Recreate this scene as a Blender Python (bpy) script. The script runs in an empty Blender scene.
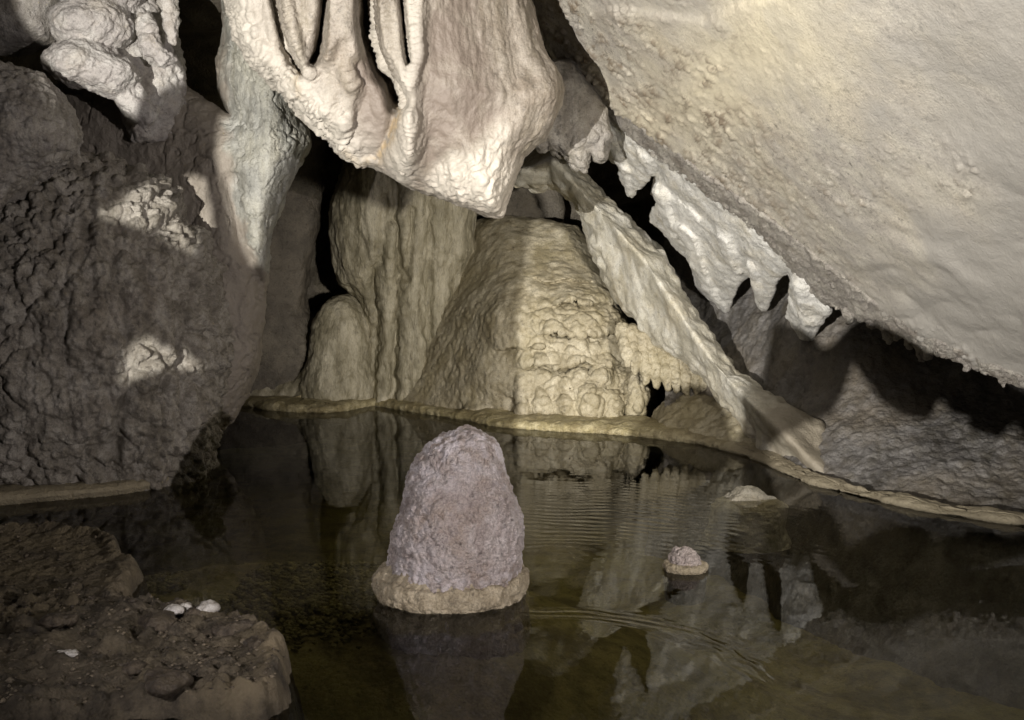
import bpy, math, random
import numpy as np
from mathutils import Vector, Matrix

random.seed(7)
rng = np.random.default_rng(7)
f32 = np.float32
scene = bpy.context.scene
COL = scene.collection

# ------------------------------------------------------------------ camera model
FPX, W, H = 1100.0, 1024, 720
PITCH = math.radians(5.5)
CAMZ = 1.5
cp, sp = math.cos(PITCH), math.sin(PITCH)

def at(px, py, Y):
    """world point seen at photo pixel (px,py) at forward distance Y"""
    a = (np.asarray(px, dtype=f32) - W / 2) / FPX
    b = -(np.asarray(py, dtype=f32) - H / 2) / FPX
    dy = cp + b * sp
    dz = -sp + b * cp
    k = Y / dy
    return a * k, Y + 0 * k, CAMZ + dz * k

def pt(px, py, Y):
    x, y, z = at(px, py, Y)
    return Vector((float(x), float(y), float(z)))

def on_water(px, py, z=0.0):
    b = -(py - H / 2) / FPX
    Y = (CAMZ - z) * (cp + b * sp) / (sp - b * cp)
    return pt(px, py, Y)

# ------------------------------------------------------------------ numpy noise
def _hash(ix, iy, iz, seed):
    h = (ix.astype(np.uint32) * np.uint32(374761393)) ^ (iy.astype(np.uint32) * np.uint32(668265263)) ^ \
        (iz.astype(np.uint32) * np.uint32(2147483647 - 58)) ^ np.uint32((seed * 974711 + 12345) & 0xffffffff)
    h = (h ^ (h >> np.uint32(13))) * np.uint32(1274126177)
    h = (h ^ (h >> np.uint32(16))) * np.uint32(2246822519)
    return h ^ (h >> np.uint32(15))

def perlin(P, seed=0):
    P = P.astype(f32)
    i = np.floor(P).astype(np.int64)
    f = P - i
    u = f * f * f * (f * (f * 6 - 15) + 10)
    res = np.zeros(len(P), f32)
    for dx in (0, 1):
        wx = u[:, 0] if dx else 1 - u[:, 0]
        for dy in (0, 1):
            wy = u[:, 1] if dy else 1 - u[:, 1]
            for dz in (0, 1):
                wz = u[:, 2] if dz else 1 - u[:, 2]
                h = _hash(i[:, 0] + dx, i[:, 1] + dy, i[:, 2] + dz, seed)
                gx = (h & np.uint32(1023)).astype(f32) / 511.5 - 1
                gy = ((h >> np.uint32(10)) & np.uint32(1023)).astype(f32) / 511.5 - 1
                gz = ((h >> np.uint32(20)) & np.uint32(1023)).astype(f32) / 511.5 - 1
                res += wx * wy * wz * (gx * (f[:, 0] - dx) + gy * (f[:, 1] - dy) + gz * (f[:, 2] - dz))
    return res * 1.3

def fbm(P, scale, octaves=4, seed=0, gain=0.5, stretch=(1, 1, 1)):
    Q = P * (np.array(stretch, f32) / scale)
    s = np.zeros(len(P), f32); a = 1.0
    for o in range(octaves):
        s += a * perlin(Q, seed + o * 17)
        Q = Q * 2.03 + 5.7; a *= gain
    return s

def worley(P, scale, seed=0, stretch=(1, 1, 1), jitter=0.9):
    Q = (P * (np.array(stretch, f32) / scale)).astype(f32)
    i = np.floor(Q).astype(np.int64)
    f = Q - i
    f1 = np.full(len(P), 9, f32); f2 = np.full(len(P), 9, f32); cid = np.zeros(len(P), f32)
    for dx in (-1, 0, 1):
        for dy in (-1, 0, 1):
            for dz in (-1, 0, 1):
                h = _hash(i[:, 0] + dx, i[:, 1] + dy, i[:, 2] + dz, seed)
                jx = (h & np.uint32(1023)).astype(f32) / 1023
                jy = ((h >> np.uint32(10)) & np.uint32(1023)).astype(f32) / 1023
                jz = ((h >> np.uint32(20)) & np.uint32(1023)).astype(f32) / 1023
                d = np.sqrt((dx + .5 + (jx - .5) * jitter - f[:, 0]) ** 2 + (dy + .5 + (jy - .5) * jitter - f[:, 1]) ** 2 +
                            (dz + .5 + (jz - .5) * jitter - f[:, 2]) ** 2)
                near = d < f1
                f2 = np.where(near, f1, np.minimum(f2, d))
                cid = np.where(near, (h >> np.uint32(7) & np.uint32(255)).astype(f32) / 255, cid)
                f1 = np.where(near, d, f1)
    return f1, f2, cid

def knobs(P, size, amp, seed=0, stretch=(1, 1, 1), keep=1.0):
    """rounded coral-like nodules"""
    f1, f2, cid = worley(P, size, seed, stretch)
    h = np.sqrt(np.clip(1 - (f1 / 0.62) ** 2, 0, 1)) * (0.45 + 0.55 * cid)
    if keep < 1: h = h * (cid < keep)
    return amp * h

def cobble(P, size, amp, seed=0, stretch=(1, 1, 1), warp=.25):
    """closely packed rounded lumps with crisp valleys between them"""
    Q = P + warp * size * np.stack([perlin(P / (size * 1.3), seed + k) for k in (1, 2, 3)], 1)
    f1, f2, cid = worley(Q, size, seed, stretch)
    e = np.clip((f2 - f1) / .55, 0, 1)
    return amp * (np.sqrt(1 - (1 - e) ** 2) - .5) * (.55 + .6 * cid)

def sstep(a, b, x):
    t = np.clip((x - a) / (b - a), 0, 1)
    return t * t * (3 - 2 * t)

def smin(a, b, k):
    h = np.clip(0.5 + 0.5 * (b - a) / k, 0, 1)
    return b + (a - b) * h - k * h * (1 - h)

# ------------------------------------------------------------------ implicit modelling
def poly_sd(pts, U, V):
    p = np.array(pts, f32)
    d = np.full(U.shape, 1e9, f32); inside = np.zeros(U.shape, bool)
    for k in range(len(p)):
        a = p[k]; b = p[(k + 1) % len(p)]
        e = b - a
        wx, wy = U - a[0], V - a[1]
        t = np.clip((wx * e[0] + wy * e[1]) / max(float(e @ e), 1e-9), 0, 1)
        d = np.minimum(d, (wx - e[0] * t) ** 2 + (wy - e[1] * t) ** 2)
        if a[1] != b[1]:
            c = ((a[1] > V) != (b[1] > V)) & (U < (b[0] - a[0]) * (V - a[1]) / (b[1] - a[1]) + a[0])
            inside ^= c
    d = np.sqrt(d)
    return np.where(inside, -d, d)

def line_d(pts, U, V):
    p = np.array(pts, f32)
    d = np.full(U.shape, 1e9, f32); along = np.zeros(U.shape, f32)
    acc = 0.0
    for a, b in zip(p[:-1], p[1:]):
        e = b - a; L = float(np.hypot(*e))
        wx, wy = U - a[0], V - a[1]
        t = np.clip((wx * e[0] + wy * e[1]) / max(L * L, 1e-9), 0, 1)
        q = (wx - e[0] * t) ** 2 + (wy - e[1] * t) ** 2
        along = np.where(q < d, acc + t * L, along)
        d = np.minimum(d, q); acc += L
    return np.sqrt(d), along

def ridge(pts, width, U, V):
    d, _ = line_d(pts, U, V)
    return np.exp(-(d / width) ** 2)

class Field:
    """a grid laid along the sight lines: x and y in photo pixels, depth in metres about Yref"""
    def __init__(s, u0, u1, v0, v1, w0, w1, step=1.5, yref=0.0, mapf=None, mpp=None):
        s.mapf = mapf or at
        s.u = np.arange(u0, u1, step, dtype=f32); s.v = np.arange(v0, v1, step, dtype=f32)
        s.U, s.V = np.meshgrid(s.u, s.v, indexing='ij')
        s.yref = yref(s.U, s.V).astype(f32) if callable(yref) else np.full(s.U.shape, yref, f32)
        dm = float(s.yref.mean()) + (w0 + w1) / 2
        s.dw = step * (mpp or dm / FPX) * 1.15
        s.w = np.arange(w0, w1, s.dw, dtype=f32)
        s.step = step
        s.Yw = s.yref[:, :, None] + s.w[None, None, :]
        s.X, _, s.Z = s.mapf(s.U[:, :, None], s.V[:, :, None], s.Yw)
        s.mpp = (s.Yw / FPX).astype(f32) if mpp is None else np.full(s.Yw.shape, mpp, f32)

    def slab(s, poly, Yc, T, R=0.08, sd=None):
        """rounded extrusion of a pixel outline; Yc = centre depth, T = half thickness (numbers or 2D arrays)"""
        if sd is None: sd = poly_sd(poly, s.U, s.V)
        g = lambda q: q[:, :, None] if isinstance(q, np.ndarray) and q.ndim == 2 else q
        R_ = g(R)
        a = sd[:, :, None] * s.mpp + R_
        b = np.abs(s.Yw - g(Yc)) - g(T) + R_
        return np.minimum(np.maximum(a, b), 0) + np.sqrt(np.maximum(a, 0) ** 2 + np.maximum(b, 0) ** 2) - R_

    def ell(s, px, py, Y, rx, ry, rz):
        c = pt(px, py, Y)
        x, y, z = s.X - c.x, s.Yw - c.y, s.Z - c.z
        k0 = np.sqrt((x / rx) ** 2 + (y / ry) ** 2 + (z / rz) ** 2)
        k1 = np.sqrt((x / rx ** 2) ** 2 + (y / ry ** 2) ** 2 + (z / rz ** 2) ** 2) + 1e-6
        return k0 * (k0 - 1) / k1

    def cone(s, a, ra, b, rb):
        a = pt(*a); b = pt(*b); e = b - a
        wx, wy, wz = s.X - a.x, s.Yw - a.y, s.Z - a.z
        t = np.clip((wx * e.x + wy * e.y + wz * e.z) / max(e.length_squared, 1e-9), 0, 1)
        return np.sqrt((wx - e.x * t) ** 2 + (wy - e.y * t) ** 2 + (wz - e.z * t) ** 2) - (ra + (rb - ra) * t)

    def chain(s, pts, k=0.03):
        r = None
        for p, q in zip(pts[:-1], pts[1:]):
            c = s.cone(p[:3], p[3], q[:3], q[3])
            r = c if r is None else smin(r, c, k)
        return r

    def mesh(s, phi, close=True):
        phi = phi.astype(f32).copy()
        if close:
            big = 0.02
            for ax in range(3):
                for e in (0, -1):
                    sl = [slice(None)] * 3; sl[ax] = e
                    phi[tuple(sl)] = np.maximum(phi[tuple(sl)], big)
        ins = phi < 0
        n = np.array(phi.shape) - 1
        cnt = np.zeros(n, np.uint8)
        corners = [(a, b, c) for a in (0, 1) for b in (0, 1) for c in (0, 1)]
        for (a, b, c) in corners:
            cnt += ins[a:a + n[0], b:b + n[1], c:c + n[2]]
        act = (cnt > 0) & (cnt < 8)
        cells = np.argwhere(act)
        idx = np.full(n, -1, np.int64); idx[act] = np.arange(len(cells))
        acc = np.zeros((len(cells), 3), f32); num = np.zeros(len(cells), f32)
        for ca in corners:
            for ax in range(3):
                if ca[ax]: continue
                cb = list(ca); cb[ax] = 1
                va = phi[cells[:, 0] + ca[0], cells[:, 1] + ca[1], cells[:, 2] + ca[2]]
                vb = phi[cells[:, 0] + cb[0], cells[:, 1] + cb[1], cells[:, 2] + cb[2]]
                m = (va < 0) != (vb < 0)
                t = np.where(m, va / np.where(m, va - vb, 1), 0)
                for q in range(3):
                    acc[:, q] += np.where(m, ca[q] + (t if q == ax else 0), 0)
                num += m
        p = cells + acc / np.maximum(num, 1)[:, None]
        quads = []
        for ax in range(3):
            o = [(1, 2), (2, 0), (0, 1)][ax]
            a = [slice(1, -1)] * 3; a[ax] = slice(0, -1)
            b = [slice(1, -1)] * 3; b[ax] = slice(1, None)
            A, B = ins[tuple(a)], ins[tuple(b)]
            for sgn in (True, False):
                e = np.argwhere((A != B) & (A == sgn))
                if not len(e): continue
                e = e.copy(); 
                for q in range(3):
                    if q != ax: e[:, q] += 1
                def c(d1, d2):
                    k = e.copy(); k[:, o[0]] -= d1; k[:, o[1]] -= d2
                    return idx[k[:, 0], k[:, 1], k[:, 2]]
                ring = [c(1, 1), c(0, 1), c(0, 0), c(1, 0)]
                if not sgn: ring = ring[::-1]
                quads.append(np.stack(ring, 1))
        quads = np.concatenate(quads)
        u = s.u[0] + p[:, 0] * s.step; v = s.v[0] + p[:, 1] * s.step
        i0 = np.clip(np.floor(p[:, 0]).astype(int), 0, len(s.u) - 2); j0 = np.clip(np.floor(p[:, 1]).astype(int), 0, len(s.v) - 2)
        fx, fy = p[:, 0] - i0, p[:, 1] - j0
        yr = (s.yref[i0, j0] * (1 - fx) * (1 - fy) + s.yref[i0 + 1, j0] * fx * (1 - fy) +
              s.yref[i0, j0 + 1] * (1 - fx) * fy + s.yref[i0 + 1, j0 + 1] * fx * fy)
        x, y, z = s.mapf(u, v, yr + s.w[0] + p[:, 2] * s.dw)
        M = Mesh(np.stack([x, y, z], 1).astype(f32), quads[:, ::-1])
        M.U, M.V = u.astype(f32), v.astype(f32)
        M.smooth(2, .5)
        # make sure the normals look outwards
        N = M.normals()
        c = M.P.mean(0)
        if np.mean(((M.P - c) * N).sum(1)) < 0: M.F = M.F[:, ::-1]
        return M

class Mesh:
    def __init__(s, P, F):
        s.P, s.F, s.att = P, F, {}
    def normals(s):
        a = s.P[s.F[:, 2]] - s.P[s.F[:, 0]]; b = s.P[s.F[:, 3 if s.F.shape[1] == 4 else 1]] - s.P[s.F[:, 1 if s.F.shape[1] == 4 else 0]]
        fn = np.cross(a, b)
        N = np.zeros_like(s.P)
        for k in range(s.F.shape[1]):
            for q in range(3):
                N[:, q] += np.bincount(s.F[:, k], fn[:, q], len(s.P)).astype(f32)
        return N / (np.linalg.norm(N, axis=1, keepdims=True) + 1e-12)
    def push(s, h):
        s.P = s.P + s.normals() * np.asarray(h, f32)[:, None]
        return s
    def smooth(s, n=1, lam=0.5):
        e = np.concatenate([np.stack([s.F[:, k], s.F[:, (k + 1) % s.F.shape[1]]], 1) for k in range(s.F.shape[1])])
        deg = np.bincount(e[:, 0], minlength=len(s.P)) + np.bincount(e[:, 1], minlength=len(s.P))
        for _ in range(n):
            A = np.zeros_like(s.P)
            for q in range(3):
                A[:, q] = np.bincount(e[:, 0], s.P[e[:, 1], q], len(s.P)) + np.bincount(e[:, 1], s.P[e[:, 0], q], len(s.P))
            s.P = s.P + lam * (A / np.maximum(deg, 1)[:, None] - s.P)
        return s

def grid_mesh(P, closed_u=False):
    """P: (nu,nv,3) -> Mesh"""
    nu, nv = P.shape[:2]
    I = np.arange(nu * nv).reshape(nu, nv)
    if closed_u: I = np.concatenate([I, I[:1]], 0)
    F = np.stack([I[:-1, :-1], I[1:, :-1], I[1:, 1:], I[:-1, 1:]], -1).reshape(-1, 4)
    return Mesh(P.reshape(-1, 3).astype(f32), F)

# ------------------------------------------------------------------ objects
def link(name, M, mat, parent=None, origin=None):
    me = bpy.data.meshes.new(name)
    P = M.P.astype(f32)
    if parent is not None: o_ = np.array(parent.location, f32)
    elif origin is not None: o_ = np.array(origin, f32)
    else: o_ = np.zeros(3, f32)
    P = P - o_
    n = M.F.shape[1]
    me.vertices.add(len(P)); me.vertices.foreach_set('co', P.ravel())
    me.loops.add(M.F.size); me.loops.foreach_set('vertex_index', M.F.astype(np.int32).ravel())
    me.polygons.add(len(M.F))
    me.polygons.foreach_set('loop_start', np.arange(0, M.F.size, n, dtype=np.int32))
    me.polygons.foreach_set('use_smooth', np.ones(len(M.F), bool))
    me.update(calc_edges=True)
    for k, a in M.att.items():
        at_ = me.attributes.new(k, 'FLOAT', 'POINT'); at_.data.foreach_set('value', np.asarray(a, f32))
    me.materials.append(mat)
    o = bpy.data.objects.new(name, me); COL.objects.link(o)
    if parent is not None: o.parent = parent
    elif origin is not None: o.location = origin
    return o

def thing(name, label, cat, loc, group=None):
    o = bpy.data.objects.new(name, None); COL.objects.link(o)
    o.location = loc; o.empty_display_size = 0.1
    return tag(o, label, cat, group)

def tag(o, label=None, cat=None, group=None, kind=None):
    if label: o['label'] = label
    if cat: o['category'] = cat
    if group: o['group'] = group
    if kind: o['kind'] = kind
    return o

# ------------------------------------------------------------------ materials
def lin(c):
    return tuple(((v / 255) / 12.92 if v / 255 <= 0.04045 else (((v / 255) + 0.055) / 1.055) ** 2.4) for v in c) + (1,)

def rock(name, c1, c2, stain=None, stain_scale=1.2, stain_amt=0.5, scale=5.0, bump=0.35, bscale=45.0, rough=0.50, speck=0.30,
         stretch=(1, 1, 1), extra=None, gloss=0.55, streak=0.0, seed=0.0):
    m = bpy.data.materials.new(name); m.use_nodes = True
    nt = m.node_tree; N = nt.nodes; L = nt.links
    bs = N['Principled BSDF']
    tc = N.new('ShaderNodeTexCoord')
    mp = N.new('ShaderNodeMapping'); L.new(tc.outputs['Object'], mp.inputs['Vector'])
    mp.inputs['Scale'].default_value = stretch; mp.inputs['Location'].default_value = (seed, seed * 1.7, seed * .6)
    def noise(sc, det=6, rgh=0.6, src=mp):
        n = N.new('ShaderNodeTexNoise'); n.inputs['Scale'].default_value = sc
        n.inputs['Detail'].default_value = det; n.inputs['Roughness'].default_value = rgh
        L.new(src.outputs['Vector'], n.inputs['Vector']); return n
    def ramp(src, stops):
        r = N.new('ShaderNodeValToRGB'); L.new(src, r.inputs['Fac'])
        e = r.color_ramp.elements
        e[0].position, e[0].color = stops[0]; e[1].position, e[1].color = stops[-1]
        for p, c in stops[1:-1]:
            k = e.new(p); k.color = c
        return r
    def mix(fac, a, b, mode='MIX'):
        x = N.new('ShaderNodeMix'); x.data_type = 'RGBA'; x.blend_type = mode
        if isinstance(fac, (int, float)): x.inputs[0].default_value = fac
        else: L.new(fac, x.inputs[0])
        for i, q in ((6, a), (7, b)):
            if isinstance(q, tuple): x.inputs[i].default_value = q
            else: L.new(q, x.inputs[i])
        return x.outputs[2]
    n1 = noise(scale, 12, 0.70)
    lo = tuple(v * .70 for v in c1[:3]) + (1,); hi = tuple(min(.86, v * 1.14) for v in c2[:3]) + (1,)
    col = ramp(n1.outputs['Fac'], [(0.30, lo), (0.44, c1), (0.58, c2), (0.72, hi)]).outputs['Color']
    if streak:          # mineral runs down the rock
        ms = N.new('ShaderNodeMapping'); L.new(tc.outputs['Object'], ms.inputs['Vector']); ms.inputs['Scale'].default_value = (1, 1, .12)
        n6 = noise(9, 7, .65, ms)
        st = ramp(n6.outputs['Fac'], [(.36, (1 - streak, 1 - streak * 1.05, 1 - streak * 1.2, 1)), (.56, (1, 1, 1, 1))])
        col = mix(1.0, col, st.outputs['Color'], 'MULTIPLY')
    if stain:
        n2 = noise(stain_scale, 6, 0.65)
        fac = ramp(n2.outputs['Fac'], [(0.48, (0, 0, 0, 1)), (0.66, (stain_amt,) * 3 + (1,))])
        col = mix(fac.outputs['Color'], col, stain)
    n3 = noise(90, 4, 0.7)
    sp_ = ramp(n3.outputs['Fac'], [(0.32, (1 - speck,) * 3 + (1,)), (0.6, (1, 1, 1, 1))])
    col = mix(1.0, col, sp_.outputs['Color'], 'MULTIPLY')
    n5 = noise(26, 8, 0.72)
    sp5 = ramp(n5.outputs['Fac'], [(0.32, (1 - speck * 1.7,) * 3 + (1,)), (0.45, (1, 1, 1, 1)), (.62, (1, 1, 1, 1)), (.76, (1.12, 1.12, 1.12, 1))])
    col = mix(1.0, col, sp5.outputs['Color'], 'MULTIPLY')
    if extra:          # (attribute, colour): a deposit, stain or painted light and shade with its own shape
        for an, ac in extra:
            a = N.new('ShaderNodeAttribute'); a.attribute_name = an
            col = mix(a.outputs['Fac'], col, ac)
    L.new(col, bs.inputs['Base Color'])
    rr = N.new('ShaderNodeMapRange'); L.new(n3.outputs['Fac'], rr.inputs['Value'])
    rr.inputs['To Min'].default_value = rough - .15; rr.inputs['To Max'].default_value = min(1, rough + .15)
    L.new(rr.outputs['Result'], bs.inputs['Roughness'])
    bs.inputs['Specular IOR Level'].default_value = gloss
    nb = noise(bscale * .45, 14, 0.74)
    vb = N.new('ShaderNodeTexVoronoi'); vb.inputs['Scale'].default_value = bscale * 1.5
    L.new(mp.outputs['Vector'], vb.inputs['Vector'])
    ad = N.new('ShaderNodeMath'); ad.operation = 'MULTIPLY_ADD'
    L.new(vb.outputs['Distance'], ad.inputs[0]); ad.inputs[1].default_value = -0.22; L.new(nb.outputs['Fac'], ad.inputs[2])
    bu = N.new('ShaderNodeBump'); bu.inputs['Strength'].default_value = min(1, bump * 1.7); bu.inputs['Distance'].default_value = 0.03
    L.new(ad.outputs[0], bu.inputs['Height']); L.new(bu.outputs['Normal'], bs.inputs['Normal'])
    return m

def g(*c): return tuple(c) + (1,)
M_ceil = rock('ceiling_limestone', g(.54, .50, .45), g(.66, .62, .54), g(.58, .50, .37), 1.6, .5, 6.0, .22, 50, speck=.45, extra=[('cream', g(.74, .67, .50)), ('grit', g(.27, .22, .165)), ('grey', g(.41, .39, .36))])
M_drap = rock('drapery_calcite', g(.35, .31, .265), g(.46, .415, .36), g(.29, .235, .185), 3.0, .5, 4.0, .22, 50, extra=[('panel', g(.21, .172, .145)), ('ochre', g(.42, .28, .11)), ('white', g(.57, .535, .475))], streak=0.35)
M_curt = rock('curtain_calcite', g(.74, .73, .70), g(.84, .825, .78), g(.68, .62, .49), 4.0, .5, 7.0, .35, 45)
M_lip = rock('lip_limestone', g(.36, .33, .30), g(.50, .47, .42), g(.22, .18, .14), 5.0, .5, 9.0, .5, 45)
M_mound = rock('mound_flowstone', g(.42, .37, .26), g(.55, .50, .38), g(.34, .29, .17), 2.2, .6, 5.0, .30, 40, streak=0.35)
M_col = rock('column_flowstone', g(.39, .355, .25), g(.56, .515, .39), g(.62, .58, .45), 2.5, .6, 5.0, .35, 40, stretch=(1, 1, .35), streak=0.35)
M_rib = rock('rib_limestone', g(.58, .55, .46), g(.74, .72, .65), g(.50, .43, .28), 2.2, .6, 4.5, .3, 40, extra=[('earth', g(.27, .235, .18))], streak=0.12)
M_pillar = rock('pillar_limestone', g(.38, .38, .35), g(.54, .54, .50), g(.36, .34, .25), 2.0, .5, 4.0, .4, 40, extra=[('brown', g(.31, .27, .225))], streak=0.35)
M_flow = rock('knobbly_flowstone', g(.29, .265, .225), g(.48, .45, .40), g(.22, .19, .155), 2.2, .6, 8.0, .5, 50, streak=0.25)
M_bould = rock('boulder_limestone', g(.38, .355, .33), g(.53, .505, .47), g(.30, .265, .22), 2.2, .5, 6.0, .5, 40, streak=0.35)
M_lobe = rock('lobe_limestone', g(.48, .45, .43), g(.62, .60, .57), g(.42, .36, .28), 3.0, .5, 5.0, .35, 40)
M_dark = rock('back_wall_limestone', g(.16, .14, .11), g(.25, .22, .17), g(.12, .10, .08), 1.5, .5, 3.0, .5, 30)
M_slope = rock('slope_limestone', g(.145, .137, .132), g(.25, .24, .235), g(.19, .16, .12), 1.2, .7, 3.5, .4, 35, streak=0.45)
M_ledge = rock('ledge_calcite', g(.40, .34, .18), g(.60, .53, .33), g(.26, .21, .11), 3.0, .8, 9.0, .5, 45, extra=[('dull', g(.30, .26, .19))])
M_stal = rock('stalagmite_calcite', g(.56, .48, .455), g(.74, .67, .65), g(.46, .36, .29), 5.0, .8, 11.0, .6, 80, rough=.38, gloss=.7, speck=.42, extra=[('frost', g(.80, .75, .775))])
M_ring = rock('ring_calcite', g(.46, .39, .27), g(.64, .56, .41), g(.22, .18, .12), 7.0, .5, 16.0, .5, 70)
M_mud = rock('bank_mud', g(.062, .050, .034), g(.14, .115, .078), g(.18, .145, .08), 3.0, .5, 7.0, .5, 45, rough=.7, extra=[('rim', g(.24, .195, .12)), ('crust', g(.20, .165, .10))])
M_bed = rock('pool_silt', g(.20, .175, .08), g(.36, .325, .145), g(.42, .395, .13), 1.3, .6, 4.0, .4, 30, rough=.9)
M_grav = rock('pool_gravel', g(.22, .20, .085), g(.42, .39, .18), None, 1, 0, 9.0, .4, 45, rough=.9)
M_grit = rock('bank_grit', g(.07, .055, .04), g(.26, .215, .15), None, 1, 0, 13.0, .4, 60)
M_stone = rock('pale_stone', g(.45, .42, .37), g(.72, .70, .66), None, 1, 0, 14.0, .4, 60)
M_brown = rock('brown_stone', g(.06, .047, .034), g(.12, .096, .066), None, 1, 0, 14.0, .4, 60)

# ------------------------------------------------------------------ formations
LIP = lambda U, V: 1.0 / np.clip(.0056 + .000227 * U - .000209 * V, .09, .5)     # the leaning ceiling plane

def ceiling():
    F = Field(500, 1460, -190, 520, -.34, .62, 1.7, LIP)
    U, V = F.U, F.V
    poly = [(500, -200), (518, -30), (528, 0), (535, 18), (541, 33), (548, 48), (556, 60), (565, 74), (577, 87), (590, 98), (610, 108), (628, 120), (645, 131), (668, 148), (695, 168),
            (728, 192), (760, 214), (782, 231), (800, 246), (834, 275), (870, 305), (920, 338), (965, 357), (1024, 381), (1100, 410), (1200, 452), (1500, 580), (1500, -300), (500, -300)]
    sd = poly_sd(poly, U, V)
    # the roof bulges and is scalloped low on the right
    q = np.stack([U.ravel() / 100, V.ravel() / 100, 0 * U.ravel()], 1)
    und = (.08 * perlin(q * .9, 3) + .018 * perlin(q * 2.2, 4)).reshape(U.shape)
    step = -.07 * sstep(-6, 8, poly_sd([(560, -60), (590, 8), (650, 14), (705, 22), (740, 6), (790, -10), (820, -80)], U, V) * -1) * -1
    yc = F.yref + .25 + und + step + .10 * ridge([(520, -60), (600, 60), (700, 150), (860, 280), (1040, 372)], 26, U, V)
    phi = F.slab(None, yc, .25, .07, sd=sd)
    M = F.mesh(phi)
    u, v = M.U, M.V
    P = M.P
    edge = -poly_sd(poly, u, v)
    wob = fbm(P, .5, 3, 1)
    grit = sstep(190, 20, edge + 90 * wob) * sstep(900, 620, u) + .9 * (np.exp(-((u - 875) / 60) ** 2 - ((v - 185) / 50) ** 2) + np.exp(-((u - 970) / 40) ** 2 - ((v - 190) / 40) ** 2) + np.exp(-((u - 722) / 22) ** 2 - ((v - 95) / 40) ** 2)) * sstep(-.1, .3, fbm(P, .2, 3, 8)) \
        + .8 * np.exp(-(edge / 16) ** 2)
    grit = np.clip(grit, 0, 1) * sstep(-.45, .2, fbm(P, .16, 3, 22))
    scal = sstep(800, 900, u) * sstep(140, 260, v)
    h = .007 * fbm(P, .30, 4, 5) + .0025 * fbm(P, .06, 3, 6)
    k1 = knobs(P, .050, 1.0, 11, keep=.55); k2 = knobs(P, .030, 1.0, 12, keep=.6)
    h += grit * (.028 * k1 + .018 * k2)
    h += scal * .022 * np.abs(perlin(P * np.array([2.2, 2.0, 6.0], f32) + .4 * fbm(P, .4, 2, 9)[:, None], 14)) * 1.6
    M.push(h)
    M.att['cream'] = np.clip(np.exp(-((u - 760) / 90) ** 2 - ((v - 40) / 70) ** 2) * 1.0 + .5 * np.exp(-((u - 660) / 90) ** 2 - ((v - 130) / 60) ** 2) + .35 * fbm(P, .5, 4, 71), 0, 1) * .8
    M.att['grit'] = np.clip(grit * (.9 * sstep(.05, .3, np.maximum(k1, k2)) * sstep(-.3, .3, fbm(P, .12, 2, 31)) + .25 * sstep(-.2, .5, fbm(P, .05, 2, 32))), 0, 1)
    M.att['grey'] = np.clip(sstep(820, 1010, u + 120 * wob) * .9 + .5 * sstep(170, 320, v) * sstep(760, 900, u) + .3 * sstep(.1, .5, fbm(P, .35, 4, 72)) + .5 * sstep(12, -8, poly_sd([(575, -40), (590, 10), (650, 20), (705, 24), (700, -40)], u, v)), 0, 1)  # grey rock, with dimmer light to the right and recess shade painted in
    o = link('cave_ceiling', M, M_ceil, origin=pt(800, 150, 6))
    tag(o, 'huge pale leaning limestone ceiling slab filling the upper right', 'rock ceiling')

def lip():
    """gritty broken lip that runs under the ceiling's edge and ends in a thin fringe"""
    F = Field(590, 1130, 84, 460, -.18, .34, 1.6, LIP)
    U, V = F.U, F.V
    poly = [(600, 92), (640, 122), (700, 168), (770, 218), (834, 268), (874, 300), (925, 333), (1024, 376), (1120, 414), (1125, 432), (1060, 408), (1022, 385), (985, 372), (955, 359),
            (938, 355), (930, 346), (922, 352), (914, 343), (890, 331), (868, 322), (845, 312), (832, 304), (818, 305), (806, 288), (786, 262), (766, 240), (742, 219), (716, 200), (690, 181), (664, 162), (640, 144), (618, 126), (600, 108)]
    sd = poly_sd(poly, U, V)
    yc = F.yref + .16 + .02 * sstep(0, 30, -sd)
    phi = F.slab(None, yc, .10, .05, sd=sd)
    M = F.mesh(phi)
    h = .014 * fbm(M.P, .10, 3, 2) + knobs(M.P, .045, .02, 3) + .006 * fbm(M.P, .03, 2, 5)
    M.push(h)
    drips = []
    for (px, py, ln, r) in [(838, 300, 8, .045), (850, 308, 14, .05), (861, 313, 6, .04), (874, 319, 8, .045), (889, 326, 16, .045), (897, 331, 7, .04), (910, 337, 9, .04), (922, 342, 18, .045), (929, 344, 13, .04), (943, 349, 6, .04), (968, 359, 9, .04), (986, 366, 6, .035), (1004, 374, 11, .035)]:
        y = float(LIP(px, py)) + .16
        drips.append([(px, py, y, r * 1.3), (px + random.uniform(-2, 2), py + ln, y, r * .45)])
    o = link('ceiling_lip', M, M_lip, origin=pt(800, 260, 7.4))
    ob = o
    for k, ch in enumerate(drips):
        F = Field(ch[0][0] - 12, ch[0][0] + 12, ch[0][1] - 12, ch[1][1] + 9, ch[0][2] - .09, ch[0][2] + .09, .9)
        D = F.mesh(F.chain(ch)); D.push(.022 * fbm(D.P, .06, 3, k) + knobs(D.P, .03, .010, k))
        d = link('drip', D, M_lip, ob)
    tag(o, 'gritty grey lip running diagonally under the edge of the leaning ceiling', 'rock lip')

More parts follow.
